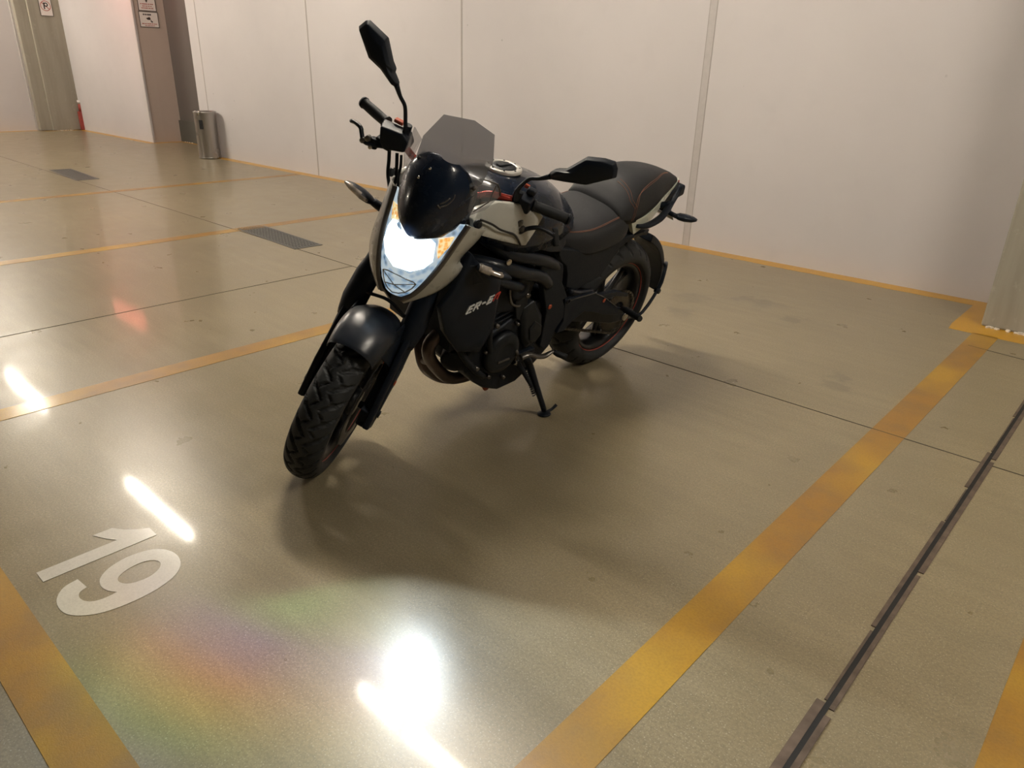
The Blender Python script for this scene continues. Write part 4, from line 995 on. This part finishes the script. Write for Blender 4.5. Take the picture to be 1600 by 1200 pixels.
B(Mesh().add(*rings([[(-.24, -.035, .83), (-.24, .035, .83), (-.22, .045, .79), (-.22, -.045, .79)], [(-.325, -.02, .865), (-.325, .02, .865), (-.30, .03, .83), (-.30, -.03, .83)]])), 'tail_light', 'red', 'red tail light', bevel=.004)
tri = [(-.215, .735), (-.285, .745), (-.345, .680)]
B(Mesh().add(*rings([[(x, .045, z) for x, z in tri], [(x, -.045, z) for x, z in tri]])), 'tail_bracket', 'alu', 'grey bracket below the tail', bevel=.003)
for s in (1, -1):
    o = indicator('rear_indicator', (-.115, s*.165, .785), (-.175, s*.235, .785), .024, 'black rear indicator', rear=True)
    B(Mesh().tube([(-.10, s*.05, .80), (-.105, s*.12, .79), (-.115, s*.17, .785)], .010, n=10, smooth=2), 'indicator_stalk', 'satin', parent=o)
B(Mesh().box((.33, 0, .66), (.42, .20, .10)), 'inner_fender', 'satin', bevel=.02)
B(Mesh().add(*rings([[(.335*math.cos(a), y, .313+.372*math.sin(a)) for y in (-.10, .10)]+[(.375*math.cos(a), y, .313+.395*math.sin(a)) for y in (.10, -.10)] for a in [math.radians(t) for t in range(38, 104, 6)]])), 'rear_mudguard', 'satin')
# --- hugger with plate carrier behind the rear wheel
L = []
for k in range(13):
    a = math.radians(118+k*5.2); r0 = .338+.004*k; w_ = .085
    L.append([(r0*math.cos(a), -w_, .313+r0*math.sin(a)), (r0*math.cos(a), w_*.8, .313+r0*math.sin(a)), ((r0+.035)*math.cos(a), w_*.7, .313+(r0+.035)*math.sin(a)), ((r0+.035)*math.cos(a), -w_, .313+(r0+.035)*math.sin(a))])
hg = B(Mesh().add(*rings(L)), 'plate_carrier', 'satin', 'black mudguard with plate carrier behind the rear tyre', bevel=.006)
for s in (1, -1):
    B(Mesh().tube([(-.405, s*.05, .455), (-.335, s*.09, .465), (-.315, s*.105, .40), (-.290, s*.112, .36)], [.010, .009, .010, .009], n=10, smooth=2), 'carrier_arm', 'satin', parent=hg)
    B(Mesh().tube([(-.290, s*.112, .362), (-.24, s*.118, .30), (-.17, s*.120, .255), (-.06, s*.120, .285)], .008, n=10, smooth=2), 'carrier_arm', 'satin', parent=hg)
    B(Mesh().cyl((-.292, s*.10, .362), (-.292, s*.124, .362), .013, 14), 'arm_joint', 'satin', parent=hg)

# --- swingarm, chain, footpegs, shock
for s in (1, -1):
    sa = B(Mesh().add(*rings([[(x, s*.112, z0), (x, s*.146, z0), (x, s*.146, z1), (x, s*.112, z1)] for x, z0, z1 in ((.56, .415, .485), (.45, .40, .475), (.28, .355, .425), (.10, .30, .365), (-.04, .285, .335))])), 'swingarm', 'frame', 'black swingarm beam', bevel=.008)
    B(Mesh().cyl((0, s*.14, .313), (0, s*.155, .313), .017, 16), 'axle_nut', 'chrome', parent=sa)
    B(Mesh().box((-.055, s*.128, .308), (.03, .03, .045)), 'chain_adjuster', 'alu', parent=sa, bevel=.003)
B(Mesh().cyl((.53, -.15, .45), (.53, .15, .45), .026), 'swingarm_pivot', 'frame')
def chain():
    P = []; n = 60
    a = [(.63+.035*math.cos(t), .45+.035*math.sin(t)) for t in [pi/2-pi*i/10 for i in range(11)]]
    b = [(.106*math.cos(t), .313+.106*math.sin(t)) for t in [-pi/2*.93-pi*1.0*i/22 for i in range(23)]]
    loop = a+b
    loop.append(loop[0]); out = []
    for p, q in zip(loop[:-1], loop[1:]):
        d = math.dist(p, q); k = max(1, int(d/.0079))
        for i in range(k): out.append((p[0]+(q[0]-p[0])*i/k, p[1]+(q[1]-p[1])*i/k))
    m = Mesh()
    for i in range(0, len(out)):
        p, q = out[i], out[(i+1) % len(out)]
        m.box(((p[0]+q[0])/2, .108+(.0045 if i % 2 else .0025), (p[1]+q[1])/2), (.0135, .0016, .010), Matrix.Rotation(-math.atan2(q[1]-p[1], q[0]-p[0]), 3, 'Y'))
        m.box(((p[0]+q[0])/2, .108-(.0045 if i % 2 else .0025), (p[1]+q[1])/2), (.0135, .0016, .010), Matrix.Rotation(-math.atan2(q[1]-p[1], q[0]-p[0]), 3, 'Y'))
    B(m, 'drive_chain', 'chain', 'metal drive chain', smooth=False)
chain()
cg = [(.50, .49), (.40, .48), (.25, .46), (.08, .445), (-.02, .41), (-.02, .395), (.10, .425), (.30, .435), (.50, .46)]
B(Mesh().plate([(x, .122, z) for x, z in cg], 0, -.025), 'chain_guard', 'satin', bevel=.003)
# peg bracket: the arched black plate with pale edges
br = [(.555, .552), (.468, .542), (.365, .538), (.285, .500), (.155, .420), (.085, .392), (.080, .372), (.16, .385), (.25, .408), (.33, .440), (.40, .462), (.462, .435), (.505, .400), (.55, .40), (.53, .45)]
for s in (1, -1):
    b_ = B(Mesh().plate([(x, s*.190, z) for x, z in br], 0, -s*.018), 'peg_bracket', 'satin', 'black pillion peg bracket', bevel=.004)
    B(Mesh().tube([(x, s*.1905, z) for x, z in ((.53, .540), (.468, .540), (.365, .536), (.285, .498), (.17, .428))], .0018, n=6, smooth=1), 'bracket_edge', 'alu', parent=b_)
    B(Mesh().lathe([(.009, 0), (.009, .003), (.005, .004)], (.285, s*.190, .485), (0, s, 0), 12), 'bracket_plug', 'orange', 'small orange plug on the peg bracket', parent=b_)
    B(Mesh().lathe([(.012, 0), (.012, .005), (.007, .005), (.007, 0)], (.535, s*.190, .54), (0, s, 0), 14, closed=True), 'bracket_bolt', 'engine_lt', parent=b_)
    pg = Mesh()
    p0, p1 = Vector((.122, s*.19, .410)), Vector((.150, s*.305, .424)); d = p1-p0
    rr = [.010]+[(.0145 if i % 2 else .0115) for i in range(14)]+[.012]
    pg.tube([p0]+[p0+d*(.15+.8*i/13) for i in range(14)]+[p1], rr, n=12, smooth=1); B(pg, 'pillion_peg', 'rubber', 'ribbed pillion footpeg')
    p0, p1 = Vector((.42, s*.19, .34)), Vector((.415, s*.285, .345)); d = p1-p0
    rr = [.010]+[(.0145 if i % 2 else .0115) for i in range(14)]+[.012]
    if s < 0: B(Mesh().tube([p0]+[p0+d*(.15+.8*i/13) for i in range(14)]+[p1], rr, n=12, smooth=1), 'rider_peg', 'rubber')
B(Mesh().tube([(.50, .16, .56), (.40, .14, .52), (.30, .13, .50)], .012, n=12, smooth=3), 'subframe_tube', 'frame')
m = Mesh()
for k in range(60):
    pass
sprg = [(.42+.028*math.cos(k*.55)-.0011*k, -.075+.028*math.sin(k*.55), .50+k*.0030) for k in range(70)]
B(Mesh().tube(sprg, .005, n=8, smooth=1), 'shock_spring', 'spring'); B(Mesh().cyl((.43, -.075, .48), (.34, -.075, .72), .016), 'shock_damper', 'engine')
# --- shift lever and side stand
sl = B(Mesh().tube([(.775, .215, .372), (.745, .225, .383), (.705, .235, .368), (.665, .240, .360), (.630, .245, .372), (.605, .248, .368)], [.016, .013, .012, .012, .0075, .007], n=12, smooth=4, flat=.7), 'shift_lever', 'alu', 'grey alloy gear shift lever')
B(Mesh().tube([(.622, .245, .371), (.612, .262, .366), (.590, .290, .362)], [.008, .0115, .0115], n=12, smooth=2), 'lever_rubber', 'rubber', parent=sl)
B(Mesh().tube([(.775, .20, .372), (.785, .19, .40), (.76, .185, .33)], .007, n=8, smooth=2), 'shift_rod', 'alu', parent=sl)
FT = Vector((.603, .273, .0775))
ss = Mesh().tube([(.705, .165, .335), (.690, .192, .315), (.650, .232, .21), tuple(FT+Vector((.003, -.004, .022)))], [.019, .0155, .0125, .011], n=12, smooth=3)
sd_ = B(ss, 'side_stand', 'frame', 'black side stand resting on the floor')
ftn = BIKE_M.to_3x3().inverted() @ Vector((0, 0, 1))
B(Mesh().lathe([(.026, 0), (.028, .003), (.026, .007), (.012, .012)], BIKE_M.inverted() @ Vector((*((BIKE_M @ FT).xy), .0016)), ftn, 20), 'stand_foot', 'frame', parent=sd_)
B(Mesh().tube([FT+Vector((.0, 0, .012)), (.56, .272, .088), (.538, .275, .106)], [.007, .006, .007], n=8, smooth=3), 'stand_spur', 'frame', parent=sd_)
B(Mesh().tube([(.745, .17, .33), (.725, .205, .29), (.690, .225, .235), (.678, .232, .215)], [.012, .010, .008, .006], n=10, smooth=3), 'stand_bracket', 'frame', parent=sd_)
sp2 = []
A0, A1 = Vector((.700, .195, .285)), Vector((.660, .240, .175)); dd = (A1-A0); e1 = dd.orthogonal().normalized(); e2 = dd.normalized().cross(e1)
for k in range(90): sp2.append(A0+dd*(k/89)+(e1*math.cos(k*.9)+e2*math.sin(k*.9))*.007)
B(Mesh().tube(sp2, .0022, n=6, smooth=1), 'stand_spring', 'engine_lt', parent=sd_)
B(Mesh().box((.735, .175, .335), (.07, .02, .035)).box((.70, .16, .35), (.09, .05, .02)), 'stand_plate', 'frame', bevel=.004)
B(Mesh().cyl((.772, .188, .335), (.755, .19, .325), .008), 'stand_bolt', 'chrome')
